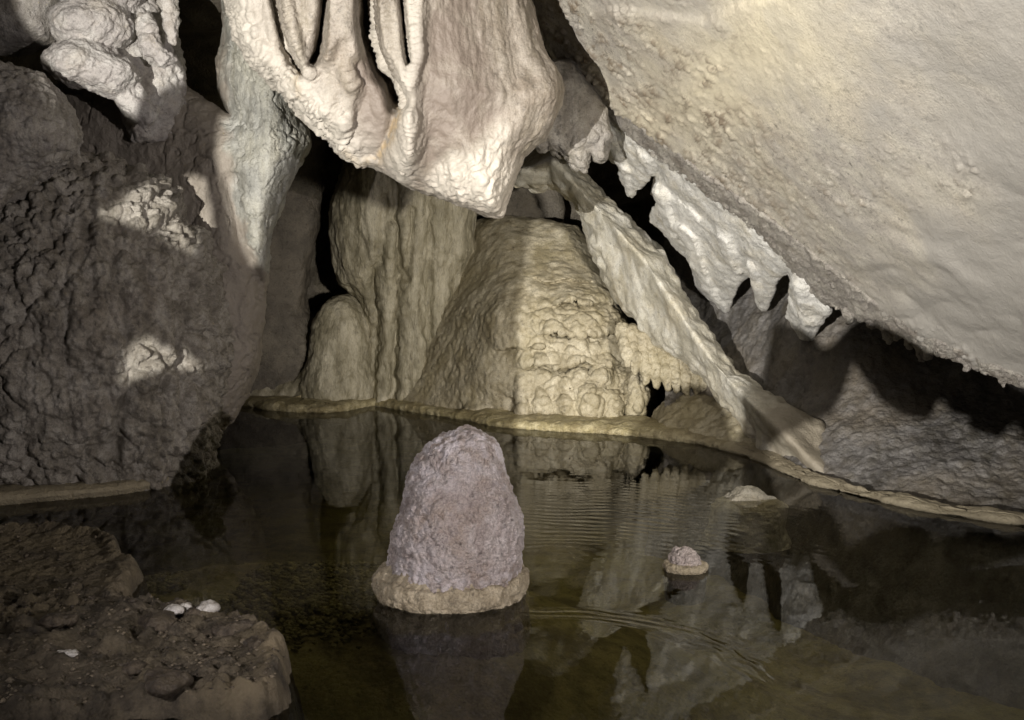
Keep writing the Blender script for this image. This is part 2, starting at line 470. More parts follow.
def curtain():
    root = thing('calcite_curtain', 'white calcite curtain with hanging pointed tips below the ceiling edge', 'calcite curtain', pt(690, 230, 8.0))
    yref = lambda U, V: LIP(U, V) + .22
    def piece(name, poly, amp=1.0, T=.10, dy=0.0, groove=(), mat=M_curt, fold=0, tips=()):
        xs = [p[0] for p in poly]; ys = [p[1] for p in poly]
        F = Field(min(xs) - 8, max(xs) + 8, min(ys) - 8, max(ys) + 8, -.30, .36, 1.3, lambda U, V: yref(U, V) + dy)
        U, V = F.U, F.V
        sd = poly_sd(poly, U, V)
        q = np.stack([U.ravel() / 40, V.ravel() / 60, 0 * U.ravel()], 1)
        yc = F.yref + .05 * perlin(q, 3 + fold).reshape(U.shape) - .12 * np.sqrt(np.clip(-sd / 45, 0, 1))
        for ln, w, a in groove: yc = yc + a * ridge(ln, w, U, V)
        t = T * (.45 + .55 * np.sqrt(np.clip(-sd / 22, 0, 1)))
        phi = F.slab(None, yc, t, np.minimum(t * .8, .06), sd=sd)
        for ch in tips: phi = smin(phi, F.chain([(c[0], c[1], float(LIP(c[0], c[1])) + .22 + dy + c[2], c[3]) for c in ch], .03), .05)
        M = F.mesh(phi)
        M.push(amp * (.016 * fbm(M.P, .16, 3, 4 + fold) + .004 * fbm(M.P, .05, 3, 6) + knobs(M.P, .04, .010, 9, keep=.4)))
        return link(name, M, mat, root)
    # main sheet with its three tips
    piece('sheet', [(648, 138), (690, 170), (730, 200), (770, 232), (800, 258), (806, 280), (792, 284), (788, 272), (779, 280), (775, 293), (768, 309), (762, 311), (756, 304), (753, 292), (755, 281), (748, 276),
                    (741, 283), (733, 301), (726, 318), (716, 308), (704, 296), (696, 287), (692, 272), (686, 258), (673, 246), (662, 232), (650, 222), (651, 212), (656, 203), (656, 188), (657, 178), (652, 168), (640, 150)],
          groove=[([(694, 268), (712, 292), (724, 312)], 5, -.07), ([(700, 200), (706, 250)], 10, .06), ([(735, 230), (742, 275)], 8, .06), ([(690, 260), (725, 300)], 6, .04), ([(668, 190), (690, 206), (702, 216)], 4, .08)],
          tips=[[(690, 230, -.08, .12), (708, 278, -.10, .09), (724, 308, -.08, .035)], [(755, 262, -.06, .07), (760, 288, -.07, .055), (763, 308, -.06, .022)], [(664, 190, -.06, .09), (676, 228, -.08, .09)], [(728, 236, -.08, .09), (738, 268, -.08, .06)]])
    # upper wing with the blunt hook
    piece('wing', [(604, 108), (622, 122), (648, 142), (664, 158), (660, 170), (650, 178), (645, 186), (637, 190), (632, 198), (626, 196), (624, 186), (620, 176), (618, 166), (608, 158), (602, 150), (604, 130)], fold=5, amp=1.2, tips=[[(612, 128, -.06, .09), (626, 164, -.08, .07), (631, 192, -.07, .03)], [(645, 152, -.05, .07), (652, 170, -.06, .04)]])
    piece('tooth', [(792, 268), (806, 278), (822, 298), (832, 308), (828, 318), (816, 332), (809, 348), (800, 351), (793, 344), (791, 328), (787, 312), (789, 290)], fold=9, amp=1.3, dy=-.08, tips=[[(802, 284, -.05, .08), (810, 314, -.07, .075), (804, 344, -.05, .03)]])
    return root

def left_curtain():
    """grey knotted bunch between drapery and curtain"""
    F = Field(530, 625, 60, 185, 7.7, 8.9, 1.3)
    U, V = F.U, F.V
    poly = [(535, 40), (560, 40), (590, 84), (606, 108), (610, 140), (604, 160), (597, 160), (590, 153), (586, 172), (576, 168), (560, 156), (548, 146), (540, 150), (530, 140)]
    sd = poly_sd(poly, U, V)
    M = F.mesh(F.slab(None, 8.3 - .1 * np.sqrt(np.clip(-sd / 30, 0, 1)), .22, .08, sd=sd))
    M.push(.03 * fbm(M.P, .16, 4, 31) + knobs(M.P, .07, .03, 32) * sstep(118, 130, M.V))
    o = link('knotted_drip', M, M_bould, origin=pt(575, 130, 8.3))
    tag(o, 'grey knotted drip rock between the central drapery and the white curtain', 'rock')

def drapery():
    root = thing('flowstone_drapery', 'big pale drapery with vertical folds hanging at the top centre', 'drapery', pt(420, 60, 7.2))
    poly = [(205, -110), (220, -40), (229, 0), (233, 16), (237, 29), (241, 42), (248, 55), (258, 68), (270, 80), (282, 91), (294, 103), (303, 116), (312, 125), (326, 133), (338, 145), (344, 154), (357, 162), (372, 166), (387, 174),
            (402, 183), (416, 188), (442, 197), (458, 204), (473, 210), (484, 214), (494, 217), (502, 215), (505, 203), (512, 188), (517, 172), (523, 157), (534, 147), (545, 139), (554, 120), (561, 102), (563, 90), (561, 80), (555, 67),
            (547, 57), (541, 40), (536, 22), (529, 0), (520, -110)]
    F = Field(200, 572, -110, 226, 6.35, 8.15, 1.5)
    U, V = F.U, F.V
    sd = poly_sd(poly, U, V)
    ins = np.clip(-sd, 0, None)
    front = 7.15 + .0006 * (U - 400)                              # centre depth
    bulge = -.30 * np.sqrt(np.clip(ins / 120, 0, 1)) + .0
    yc = front + bulge
    # recessed panels and dark slots between the folds
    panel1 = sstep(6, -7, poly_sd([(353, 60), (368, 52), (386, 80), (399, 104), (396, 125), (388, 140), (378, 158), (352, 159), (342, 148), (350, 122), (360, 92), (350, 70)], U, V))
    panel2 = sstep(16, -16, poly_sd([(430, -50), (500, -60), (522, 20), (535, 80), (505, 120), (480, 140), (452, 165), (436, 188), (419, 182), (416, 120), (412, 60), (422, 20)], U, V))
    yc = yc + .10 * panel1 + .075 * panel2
    for ln, w, a in [([(325, -60), (324, 0), (322, 24), (318, 52), (312, 62)], 5, .38), ([(276, -60), (275, 0), (279, 22), (285, 45), (293, 64), (300, 72)], 4.5, .30),
                     ([(369, -60), (367, 0), (368, 26), (373, 50), (384, 72), (391, 82), (398, 100)], 9.0, .65), ([(400, -60), (402, 0), (405, 30), (408, 62)], 4, .36),
                     ([(398, 104), (392, 130), (380, 160)], 5, .05)]:
        yc = yc + a * ridge(ln, w, U, V)
    for ln, w, a in [([(283, -60), (284, 0), (290, 30), (301, 58), (308, 66)], 8, -.11), ([(338, -60), (335, 0), (333, 28), (326, 58)], 8, -.09),
                     ([(379, -60), (380, 0), (381, 35), (390, 66), (397, 78)], 9, -.12), ([(412, -80), (411, 0), (413, 48), (404, 90), (410, 120), (409, 160)], 10, -.16),
                     ([(238, 0), (250, 44), (290, 88), (330, 128), (348, 150)], 13, -.10), ([(300, 75), (325, 100), (345, 122)], 14, -.06), ([(356, 164), (400, 180)], 8, -.05),
                     ([(460, 200), (492, 195), (508, 150)], 22, -.05), ([(545, 60), (556, 95)], 16, -.06)]:
        yc = yc + a * ridge(ln, w, U, V)
    t = .20 + .30 * np.sqrt(np.clip(ins / 90, 0, 1))
    M = F.mesh(F.slab(None, yc, t, np.minimum(.12, t * .6), sd=sd))
    u, v = M.U, M.V
    P = M.P
    left = [(232, 0), (246, 46), (290, 92), (330, 132), (352, 158)]
    d1, s1 = line_d(left, u, v)
    h = .010 * fbm(P, .25, 4, 2) + .005 * fbm(P, .05, 4, 6, gain=.65) + .022 * np.abs(fbm(P, .15, 4, 16, stretch=(1, 1, .22)))
    # crenulated ripples across the folds
    wv = 3.2 * fbm(P, .10, 2, 77)
    for ln, w in [(left, 22), ([(284, 0), (290, 30), (302, 60)], 9), ([(380, 0), (381, 35), (394, 74)], 9), ([(411, 0), (413, 48), (404, 90), (410, 120), (409, 170)], 10),
                  ([(310, 78), (330, 104), (346, 140)], 17), ([(334, 0), (333, 28), (324, 60)], 7)]:
        d, s = line_d(ln, u, v)
        h += .0075 * np.exp(-(d / w) ** 2) * np.sin(s / 6.3 * 2 * np.pi + 2.2 * wv + d * .12) * sstep(-.5, .5, fbm(P, .12, 2, 88))
    h += np.exp(-(d1 / 26) ** 2) * (.030 * np.abs(fbm(P, .10, 3, 41)) + knobs(P, .07, .02, 42))
    lob = np.exp(-(line_d([(346, 70), (354, 84)], u, v)[0] / 8) ** 2)
    h += .035 * lob + .02 * lob * knobs(P, .05, 1.0, 4)
    # rippled fish-scale patch at the lower right
    pat = sstep(8, -12, poly_sd([(425, 178), (450, 150), (470, 152), (500, 120), (510, 126), (506, 160), (520, 160), (500, 214), (470, 206), (430, 192)], u, v))
    h += pat * .007 * np.sin((u * .75 + v * .55) / 5.6 * 2 * np.pi * .62 + 5.0 * fbm(P, .09, 3, 55))
    h += .006 * pat
    M.push(h)
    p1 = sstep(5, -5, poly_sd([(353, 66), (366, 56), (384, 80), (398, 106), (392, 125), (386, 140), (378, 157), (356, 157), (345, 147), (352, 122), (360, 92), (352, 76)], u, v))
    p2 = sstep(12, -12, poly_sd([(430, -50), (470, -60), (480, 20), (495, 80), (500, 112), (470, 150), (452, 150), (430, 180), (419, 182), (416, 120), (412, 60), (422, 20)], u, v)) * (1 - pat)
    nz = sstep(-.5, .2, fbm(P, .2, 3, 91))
    M.att['panel'] = np.clip(p1 * .95 + p2 * (.45 + .5 * nz), 0, 1)  # brown staining, plus the shade right of the folds painted in
    oc = np.exp(-(line_d([(398, 92), (400, 108), (392, 135), (378, 160), (356, 160), (346, 150)], u, v)[0] / 4) ** 2) + np.exp(-(line_d([(297, 76), (300, 92)], u, v)[0] / 5) ** 2)
    M.att['ochre'] = np.clip(oc * .7 * sstep(-.4, .2, fbm(P, .06, 2, 13)), 0, 1)
    M.att['white'] = np.clip(.7 * np.exp(-(d1 / 28) ** 2) + .6 * pat + .6 * np.exp(-(line_d([(411, 0), (413, 48), (404, 90), (410, 120), (400, 176)], u, v)[0] / 12) ** 2), 0, 1)  # lit left edge, fold ridge and lower patch painted paler
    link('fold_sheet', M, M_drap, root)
    # the free folds that run down from the roof in front of the sheet
    for k, ch in enumerate([[(272, -110, 6.80, .08), (279, 0, 6.72, .075), (284, 22, 6.70, .068), (293, 42, 6.70, .066), (306, 62, 6.74, .040)],
                            [(337, -110, 6.84, .07), (332, 0, 6.76, .050), (331, 28, 6.74, .044), (326, 56, 6.78, .030)],
                            [(382, -110, 6.78, .10), (382, 0, 6.70, .078), (381, 36, 6.66, .068), (388, 62, 6.66, .058), (397, 80, 6.70, .028)],
                            [(417, -110, 6.74, .09), (413, 0, 6.64, .066), (411, 48, 6.62, .064), (405, 84, 6.62, .058), (410, 112, 6.64, .056), (409, 150, 6.68, .040), (403, 172, 6.74, .02)]]):
        F = Field(min(c[0] for c in ch) - 22, max(c[0] for c in ch) + 22, -110, max(c[1] for c in ch) + 16, 6.45, 6.95, 1.3)
        phi = F.chain(ch, .03)
        M = F.mesh(phi)
        _, sl = line_d([c[:2] for c in ch], M.U, M.V)
        M.push(.010 * fbm(M.P, .10, 3, 60 + k) + .005 * fbm(M.P, .035, 3, 64 + k) + .0065 * np.sin(sl / 5.6 * 2 * np.pi + 4 * fbm(M.P, .08, 2, 70 + k)) * sstep(-.5, .4, fbm(M.P, .15, 2, 80 + k)))
        M.att['white'] = np.full(len(M.P), .55, f32); M.att['panel'] = np.zeros(len(M.P), f32); M.att['ochre'] = np.zeros(len(M.P), f32)
        link('fold', M, M_drap, root)
    return root

def pillar():
    F = Field(60, 330, -110, 486, 7.35, 8.9, 1.6)
    U, V = F.U, F.V
    B = [(205, -110), (220, -110), (223, 0), (224, 28), (217, 60), (219, 88), (231, 116), (206, 101), (188, 87), (170, 70), (150, 40), (60, 40), (60, 260), (60, 480),
         (190, 480), (206, 468), (214, 440), (232, 420), (246, 396), (258, 362), (264, 322), (265, 285), (268, 275), (271, 256), (271, 234), (281, 207), (297, 168), (311, 146), (308, 132), (303, 122), (300, 100), (330, 60), (330, -110)]
    sd = poly_sd(B, U, V)
    ins = np.clip(-sd, 0, None)
    yc = 8.25 - .25 * np.sqrt(np.clip(ins / 70, 0, 1)) + .3 * sstep(230, 120, U) \
        - .16 * ridge([(262, 30), (268, 120), (266, 200), (265, 260)], 26, U, V) + .10 * ridge([(230, 180), (240, 240), (262, 290)], 9, U, V)
    M = F.mesh(F.slab(None, yc, .32, .16, sd=sd))
    P = M.P
    M.push(.035 * fbm(P, .35, 4, 3) + .014 * np.abs(fbm(P, .12, 3, 8)) - .02 * sstep(.06, .0, np.abs(fbm(P, .3, 3, 19))) + .004 * fbm(P, .04, 2, 9))
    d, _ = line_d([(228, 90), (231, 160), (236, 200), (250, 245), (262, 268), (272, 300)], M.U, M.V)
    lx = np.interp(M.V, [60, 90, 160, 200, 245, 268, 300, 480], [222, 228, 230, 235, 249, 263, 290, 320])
    M.att['brown'] = np.clip(.85 * sstep(6, -6, M.U - lx + 10 * fbm(P, .15, 3, 77)), 0, 1)  # own brown tone, darkened to paint in the shade beside the lit column
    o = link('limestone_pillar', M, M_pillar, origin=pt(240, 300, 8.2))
    tag(o, 'tall rough limestone pillar behind the knobbly left flowstone, its upper part brightly lit', 'rock pillar')

def flowstone_left():
    base = on_water(60, 500); base.z = 0
    root = thing('knobbly_flowstone', 'big dome of dark knobbly flowstone standing in the pool at left', 'flowstone', base)
    F = Field(-150, 230, 140, 512, 6.1, 8.6, 1.5)
    Y = 7.35
    phi = F.ell(75, 340, Y, .88, .76, 1.12)
    phi = smin(phi, F.ell(30, 400, Y - .02, .95, .66, .85), .3)
    phi = smin(phi, F.ell(152, 410, Y - .02, .38, .50, .72), .15)
    phi = smin(phi, F.ell(178, 330, Y + .1, .26, .4, .64), .15)
    phi = smin(phi, F.ell(95, 232, Y + .05, .44, .5, .44), .2)
    phi = smin(phi, F.ell(100, 470, Y + .04, .56, .50, .35), .15)
    phi = np.maximum(phi, -(F.Z + .12))
    M = F.mesh(phi)
    P = M.P
    big = cobble(P, .22, .060, 5, (1, 1, .7)) + .04 * fbm(P, .35, 3, 99)
    mid = .6 * cobble(P, .10, .030, 6, (1, 1, .85)) + knobs(P, .085, .050, 26) + knobs(P + .37, .11, .045, 27, keep=.6)
    fine = knobs(P, .045, .026, 8) + .004 * fbm(P, .02, 2, 4)
    top = sstep(330, 200, M.V)
    grv = -.05 * ridge([(182, 250), (176, 330), (180, 400), (170, 480)], 7, M.U, M.V) - .05 * ridge([(120, 300), (128, 380), (112, 470)], 6, M.U, M.V)
    lump = np.exp(-((M.U - 135) / 38) ** 2 - ((M.V - 215) / 24) ** 2) + .8 * np.exp(-((M.U - 185) / 16) ** 2 - ((M.V - 250) / 20) ** 2) + .8 * np.exp(-((M.U - 142) / 34) ** 2 - ((M.V - 360) / 20) ** 2)
    M.push(.03 * fbm(P, .5, 3, 7) + big * (1 - .5 * top) + mid * (.7 + .5 * top + .5 * lump) + fine + grv + .05 * lump)
    link('dome', M, M_flow, root)
    # calcite shelf at the waterline
    n = 420
    ang = np.linspace(0, 2 * np.pi, n, endpoint=False)
    prof = [(-.10, -.06), (-.02, .0), (0, .035), (-.01, .06), (-.05, .075), (-.22, .08), (-.45, .085)]
    rx, ry = 1.08, .80
    G = np.zeros((n, len(prof) * 4, 3), f32)
    pr = np.array(prof, f32)
    tt = np.linspace(0, len(prof) - 1, len(prof) * 4)
    pr = np.stack([np.interp(tt, np.arange(len(prof)), pr[:, k]) for k in (0, 1)], 1)
    wob = 1 + .05 * np.sin(3 * ang + 1) + .02 * np.sin(7 * ang)
    cx, cy = float(at(25, 480, 7.25)[0]), 7.25
    for j, (dr, z) in enumerate(pr):
        G[:, j] = np.stack([cx + (rx * wob + dr) * np.cos(ang), cy + (ry * wob + dr) * np.sin(ang), np.full(n, z)], 1)
    M = grid_mesh(G, True); M.F = M.F[:, ::-1] if M.normals()[2, 2] < 0 else M.F
    M.push(.012 * fbm(M.P, .12, 3, 4) + knobs(M.P, .04, .006, 2))
    M.att['dull'] = np.full(len(M.P), .75, f32)
    link('waterline_shelf', M, M_ledge, root)

def upper_left_rocks():
    # boulder at the left edge
    F = Field(-130, 84, 60, 226, 6.4, 7.8, 1.5)
    poly = [(-160, 40), (-20, 60), (0, 64), (23, 70), (40, 76), (55, 90), (66, 112), (75, 134), (73, 152), (56, 168), (36, 182), (20, 198), (8, 208), (0, 214), (-30, 220), (-160, 226)]
    sd = poly_sd(poly, F.U, F.V)
    M = F.mesh(F.slab(None, 7.1 - .35 * np.sqrt(np.clip(-sd / 60, 0, 1)), .32, .2, sd=sd))
    M.push(.03 * fbm(M.P, .3, 3, 3) + .010 * np.abs(fbm(M.P, .07, 3, 5, stretch=(1, 1, 2))) + knobs(M.P, .07, .022, 7) + knobs(M.P, .04, .014, 8) + .016 * fbm(M.P, .12, 4, 10))
    tag(link('wall_boulder', M, M_bould, origin=pt(0, 140, 6.6)), 'grey brown boulder jutting from the left edge above the knobbly dome', 'boulder')
    F = Field(-130, 72, -90, 62, 7.2, 8.5, 1.6)
    poly = [(-160, -110), (70, -110), (66, -20), (62, 12), (60, 26), (55, 44), (30, 53), (0, 56), (-60, 60), (-160, 60)]
    sd = poly_sd(poly, F.U, F.V)
    M = F.mesh(F.slab(None, 7.9 - .25 * np.sqrt(np.clip(-sd / 50, 0, 1)), .32, .16, sd=sd))
    M.push(.03 * fbm(M.P, .3, 4, 13) + .008 * fbm(M.P, .06, 3, 15))
    tag(link('corner_boulder', M, M_bould, origin=pt(0, 0, 6.7)), 'plain brown rock in the top left corner of the cave', 'boulder')
    # pale hanging lobes
    F = Field(40, 190, -90, 142, 6.9, 8.3, 1.4)
    phi = F.ell(92, 26, 7.5, .26, .3, .19)
    phi = smin(phi, F.ell(82, 64, 7.38, .23, .28, .155), .04)
    phi = smin(phi, F.ell(108, 74, 7.42, .19, .24, .14), .05)
    phi = smin(phi, F.ell(100, -40, 7.6, .35, .3, .35), .1)
    phi = smin(phi, F.ell(128, 40, 7.85, .26, .25, .45), .06)
    phi = smin(phi, F.chain([(110, 82, 7.45, .10), (132, 100, 7.5, .085), (147, 114, 7.5, .06), (147, 132, 7.52, .02)]), .05)
    phi = smin(phi, F.chain([(146, 20, 7.5, .05), (150, 44, 7.45, .065), (164, 58, 7.45, .05), (173, 61, 7.5, .025)]), .03)
    phi = smin(phi, F.chain([(166, -10, 7.55, .06), (169, 18, 7.55, .055), (173, 40, 7.55, .03)]), .03)
    phi = smin(phi, F.ell(150, 80, 7.95, .24, .22, .5), .06)
    M = F.mesh(phi)
    M.push(.030 * fbm(M.P, .16, 4, 23) + .012 * fbm(M.P, .05, 4, 24, gain=.65) + knobs(M.P, .05, .014, 28) * sstep(120, 135, M.U))
    tag(link('hanging_lobes', M, M_lobe, origin=pt(100, 20, 7.5)), 'pale rounded lobes of rock hanging near the top left', 'hanging rock')

def back_column():
    root = thing('flowstone_column', 'broad dull yellow flowstone column fluted from top to water behind the stalagmite', 'flowstone column', Vector((-1.05, 10.6, 0)))
    F = Field(225, 492, 130, 424, 10.0, 12.4, 1.6)
    U, V = F.U, F.V
    poly = [(352, 130), (344, 170), (336, 192), (331, 215), (330, 235), (333, 262), (340, 285), (360, 300), (368, 330), (366, 430), (470, 430), (478, 400), (466, 330), (464, 302), (469, 272), (478, 252), (474, 232), (475, 215), (472, 130)]
    sd = poly_sd(poly, U, V)
    ins = np.clip(-sd, 0, None)
    yc = 11.35 - .35 * np.sqrt(np.clip(ins / 70, 0, 1)) + .12 * sstep(300, 420, V) * 0 - .12 * sstep(300, 160, V)
    for ln, w, a in [([(395, 170), (398, 250), (396, 330), (392, 415)], 5, .12), ([(430, 200), (428, 290), (432, 410)], 5, .07), ([(374, 270), (378, 330), (372, 410)], 5, .12), ([(450, 190), (452, 300), (440, 400)], 6, .05),
                     ([(384, 200), (386, 240), (380, 262)], 6, .07), ([(412, 210), (408, 280)], 4, .06)]:
        q = np.stack([U.ravel() * 0, V.ravel() / 14, 0 * U.ravel()], 1)
        yc = yc + a * ridge([(p[0], p[1]) for p in ln], w, U + 4 * perlin(q, int(w * 7 + ln[0][0])).reshape(U.shape), V)
    phi = F.slab(None, yc, .42, .2, sd=sd)
    M = F.mesh(phi)
    P = M.P
    M.push(.045 * fbm(P, .32, 4, 3, stretch=(1, 1, .3)) + .018 * np.abs(fbm(P, .10, 3, 8, stretch=(1, 1, .45))) + .03 * sstep(260, 180, M.V) * np.abs(fbm(P, .16, 3, 18)) + knobs(P, .09, .018, 9) * sstep(210, 300, M.V) + .004 * fbm(P, .04, 2, 2))
    link('fluted_body', M, M_col, root)
    F = Field(222, 395, 268, 424, 10.0, 12.2, 1.7)
    phi = F.ell(343, 345, 11.15, .32, .4, .52)
    phi = smin(phi, F.ell(340, 390, 11.1, .39, .42, .47), .12)
    phi = smin(phi, F.ell(285, 400, 11.35, .60, .4, .29), .2)
    M = F.mesh(phi)
    M.push(.03 * fbm(M.P, .3, 4, 43) + knobs(M.P, .08, .014, 44) + .008 * np.abs(fbm(M.P, .07, 3, 46)))
    link('side_knob', M, M_col, root)

def back_mound():
    root = thing('flowstone_mound', 'rounded cream flowstone mound with lumpy scalloped ledges at the far waterline', 'flowstone mound', Vector((.5, 9.9, 0)))
    F = Field(388, 672, 205, 440, 8.9, 12.2, 1.5)
    U, V = F.U, F.V
    poly = [(470, 222), (500, 217), (525, 218), (552, 221), (577, 227), (590, 244), (598, 262), (606, 280), (612, 296), (622, 318), (632, 338), (642, 358), (652, 382), (654, 412), (654, 440), (392, 440), (398, 404), (414, 372), (432, 330), (446, 290), (458, 250)]
    sd = poly_sd(poly, U, V)
    ins = np.clip(-sd, 0, None)
    # the mound leans back towards its top: depth grows upwards, each ledge steps forward
    yc = 10.55 + .75 * sstep(330, 215, V) - .25 * np.sqrt(np.clip(ins / 60, 0, 1)) + .35 * sstep(520, 440, U) * sstep(420, 250, V) + .55 * sstep(505, 410, U)
    nzu = lambda k, s: s * perlin(np.stack([U.ravel() / 30, 0 * U.ravel() + k, 0 * U.ravel()], 1), k).reshape(U.shape)
    led = [(300, 9, 560, 640, .10), (330, 10, 545, 618, .10), (362, 10, 528, 622, .13), (392, 9, 515, 640, .12), (346, 8, 500, 545, .05), (278, 9, 540, 590, .06)]
    for v0, amp, ua, ub, dep in led:
        vv = V - v0 - nzu(int(v0), amp) - 5 * np.abs(np.sin(U / 11.0 + v0))
        m = sstep(ua - 14, ua + 8, U) * sstep(ub + 14, ub - 8, U)
        yc = yc + m * dep * (np.where(vv < 0, -np.exp(-(vv / 26) ** 2), np.exp(-(vv / 7) ** 2) * .8))
    phi = F.slab(None, yc, .45, .2, sd=sd)
    # the stubby fingers at the foot and the blunt finger at the right corner
    for (px, py, rx, rz, y) in [(636, 398, .10, .26, 9.75), (612, 408, .10, .16, 9.75), (590, 404, .14, .20, 9.72), (566, 408, .11, .15, 9.8), (545, 402, .12, .18, 9.85), (524, 408, .10, .14, 9.9), (600, 376, .10, .12, 9.85), (556, 384, .12, .10, 9.9), (578, 378, .10, .09, 9.88), (480, 414, .16, .13, 10.1)]:
        phi = smin(phi, F.ell(px, py, y, rx, .18, rz), .07)
    M = F.mesh(phi)
    P = M.P
    M.push(.030 * fbm(P, .30, 4, 3) + cobble(P, .16, .050, 5) * sstep(270, 330, M.V) * sstep(490, 540, M.U) + cobble(P, .07, .018, 15) * sstep(290, 340, M.V) * sstep(500, 540, M.U) + .012 * np.abs(fbm(P, .09, 3, 8)) + knobs(P, .05, .010, 6) * sstep(250, 320, M.V))
    link('mound_body', M, M_mound, root)
    # row of little hanging fingers
    tips = [(628, 342, 366), (637, 344, 374), (647, 350, 384), (657, 354, 388), (667, 356, 390), (677, 358, 392), (687, 362, 394), (697, 366, 394), (706, 370, 393)]
    for k, (px, a, b) in enumerate(tips):
        F = Field(px - 14, px + 14, a - 22, b + 10, 8.9, 9.9, 1.1)
        y = 9.45 - .002 * (px - 630)
        phi = F.chain([(px - 6, a - 12, y + .1, .07), (px - 1, (a + b) / 2, y - .02, .058), (px + random.uniform(-2, 1), b - 2, y - .03, .028)], .04)
        M = F.mesh(phi)
        M.push(.014 * fbm(M.P, .08, 3, 60 + k) + knobs(M.P, .04, .010, 3))
        link('hanging_finger', M, M_mound, root)

def rib():
    root = thing('limestone_rib', 'long diagonal limestone rib running from the drapery down into the pool', 'rock rib', on_water(775, 462))
    Yr = lambda U, V: np.interp(U, [500, 540, 640, 700, 740, 780, 820, 870], [10.1, 9.9, 9.2, 8.65, 8.2, 7.72, 7.46, 7.25])
    F = Field(508, 872, 132, 512, -.75, 1.25, 1.5, Yr)
    U, V = F.U, F.V
    poly = [(515, 186), (516, 170), (524, 156), (536, 146), (552, 140), (566, 150), (585, 174), (604, 196), (622, 216), (646, 236), (664, 252), (682, 288), (704, 326), (722, 350), (742, 376), (764, 394), (800, 410), (832, 436), (852, 470), (850, 512), (796, 500), (772, 464), (757, 448), (742, 420), (728, 406), (713, 394), (704, 376),
            (692, 364), (672, 352), (652, 341), (640, 322), (628, 314), (615, 300), (608, 282), (598, 264), (590, 246), (586, 222), (578, 208), (566, 194), (548, 184), (540, 188), (528, 184)]
    sd = poly_sd(poly, U, V)
    ins = np.clip(-sd, 0, None)
    # crest line: the lower-left flank faces the lamps, the upper-right flank falls away
    crest = [(524, 170), (552, 158), (580, 190), (612, 224), (646, 262), (684, 320), (716, 366), (752, 404), (790, 440), (830, 480)]
    dl, _ = line_d(crest, U, V)
    cr = np.array(crest, f32)
    vcr = np.interp(U, cr[:, 0], cr[:, 1])
    above = V < vcr
    yc = F.yref + .30 + np.where(above, (.022 - .014 * sstep(720, 790, U)) * dl, .007 * dl) - .10 * np.exp(-(dl / 10) ** 2)
    phi = F.slab(None, np.minimum(yc, F.yref + .95), .32, .10, sd=sd)
    M = F.mesh(phi)
    P = M.P
    M.push(.040 * fbm(P, .40, 3, 3) + .004 * fbm(P, .10, 3, 8) + knobs(P, .06, .010, 9, keep=.35) * sstep(30, 8, -poly_sd(poly, M.U, M.V)) + .05 * fbm(P, .18, 2, 15) * sstep(12, 2, -poly_sd(poly, M.U, M.V)))
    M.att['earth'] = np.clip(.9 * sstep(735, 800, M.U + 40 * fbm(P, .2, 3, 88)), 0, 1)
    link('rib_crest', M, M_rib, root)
    # rubble apron where the hanging fingers meet the pool
    F = Field(640, 790, 372, 474, -.6, 1.0, 1.6, lambda U, V: 9.2 - (U - 640) / 140 * 1.1)
    poly = [(652, 420), (662, 404), (680, 392), (700, 384), (722, 392), (744, 410), (764, 436), (782, 456), (780, 470), (740, 456), (700, 446), (652, 440)]
    sd = poly_sd(poly, F.U, F.V)
    yc = F.yref + .5 - .012 * (F.V - 420)
    M = F.mesh(F.slab(None, yc, .32, .14, sd=sd))
    M.push(.03 * fbm(M.P, .25, 4, 23) + knobs(M.P, .08, .016, 24))
    link('foot_apron', M, M_mound, root)

def slopeW(U):
    return np.interp(U, [560, 640, 700, 744, 772, 800, 870, 940, 1024, 1150, 1330], [428, 436, 443, 455, 465, 479, 498, 513, 525, 545, 580]).astype(f32)
def slopeTop(U):
    return np.interp(U, [560, 640, 700, 800, 870, 930, 1024, 1150, 1330], [150, 150, 170, 215, 255, 290, 320, 370, 440]).astype(f32)
def slopeY(U, V):
    U = np.asarray(U, f32); V = np.asarray(V, f32)
    w = slopeW(U)
    y0 = CAMZ * FPX / (w - 255)
    t = np.clip((w - V) / (w - slopeTop(U)), 0, 1)
    return y0 + 1.9 * t ** .8

def right_slope():
    """rock wall climbing from the right waterline to behind the curtain"""
    n, mt = 620, 320
    U = np.linspace(664, 1330, n, dtype=f32)
    G = np.zeros((n, mt, 3), f32)
    t = np.linspace(-.12, 1, mt)
    for j, tj in enumerate(t):
        if tj < 0:
            a = -tj / .12
            x, y, z = at(U, slopeW(U), slopeY(U, slopeW(U)))
            G[:, j] = np.stack([x - .3 * a, y - .9 * a, z - 1.0 * a], 1)
        else:
            v = slopeW(U) + (slopeTop(U) - slopeW(U)) * tj
            G[:, j] = np.stack(at(U, v, slopeY(U, v)), 1)
    M = grid_mesh(G)
    if M.normals()[:, 1].mean() > 0: M.F = M.F[:, ::-1]
    P = M.P
    w = sstep(0.0, .12, P[:, 2])
    M.push(.09 * fbm(P, .9, 4, 3) * (.2 + .8 * w) + .020 * np.abs(fbm(P, .22, 4, 6, stretch=(1, 1, .5))) + .012 * fbm(P, .07, 3, 9) + knobs(P, .06, .010, 12))
    o = link('rock_slope', M, M_slope, origin=(2.5, 7, 0))
    tag(o, 'dim sloping rock wall rising from the right waterline behind the white curtain', 'rock wall')

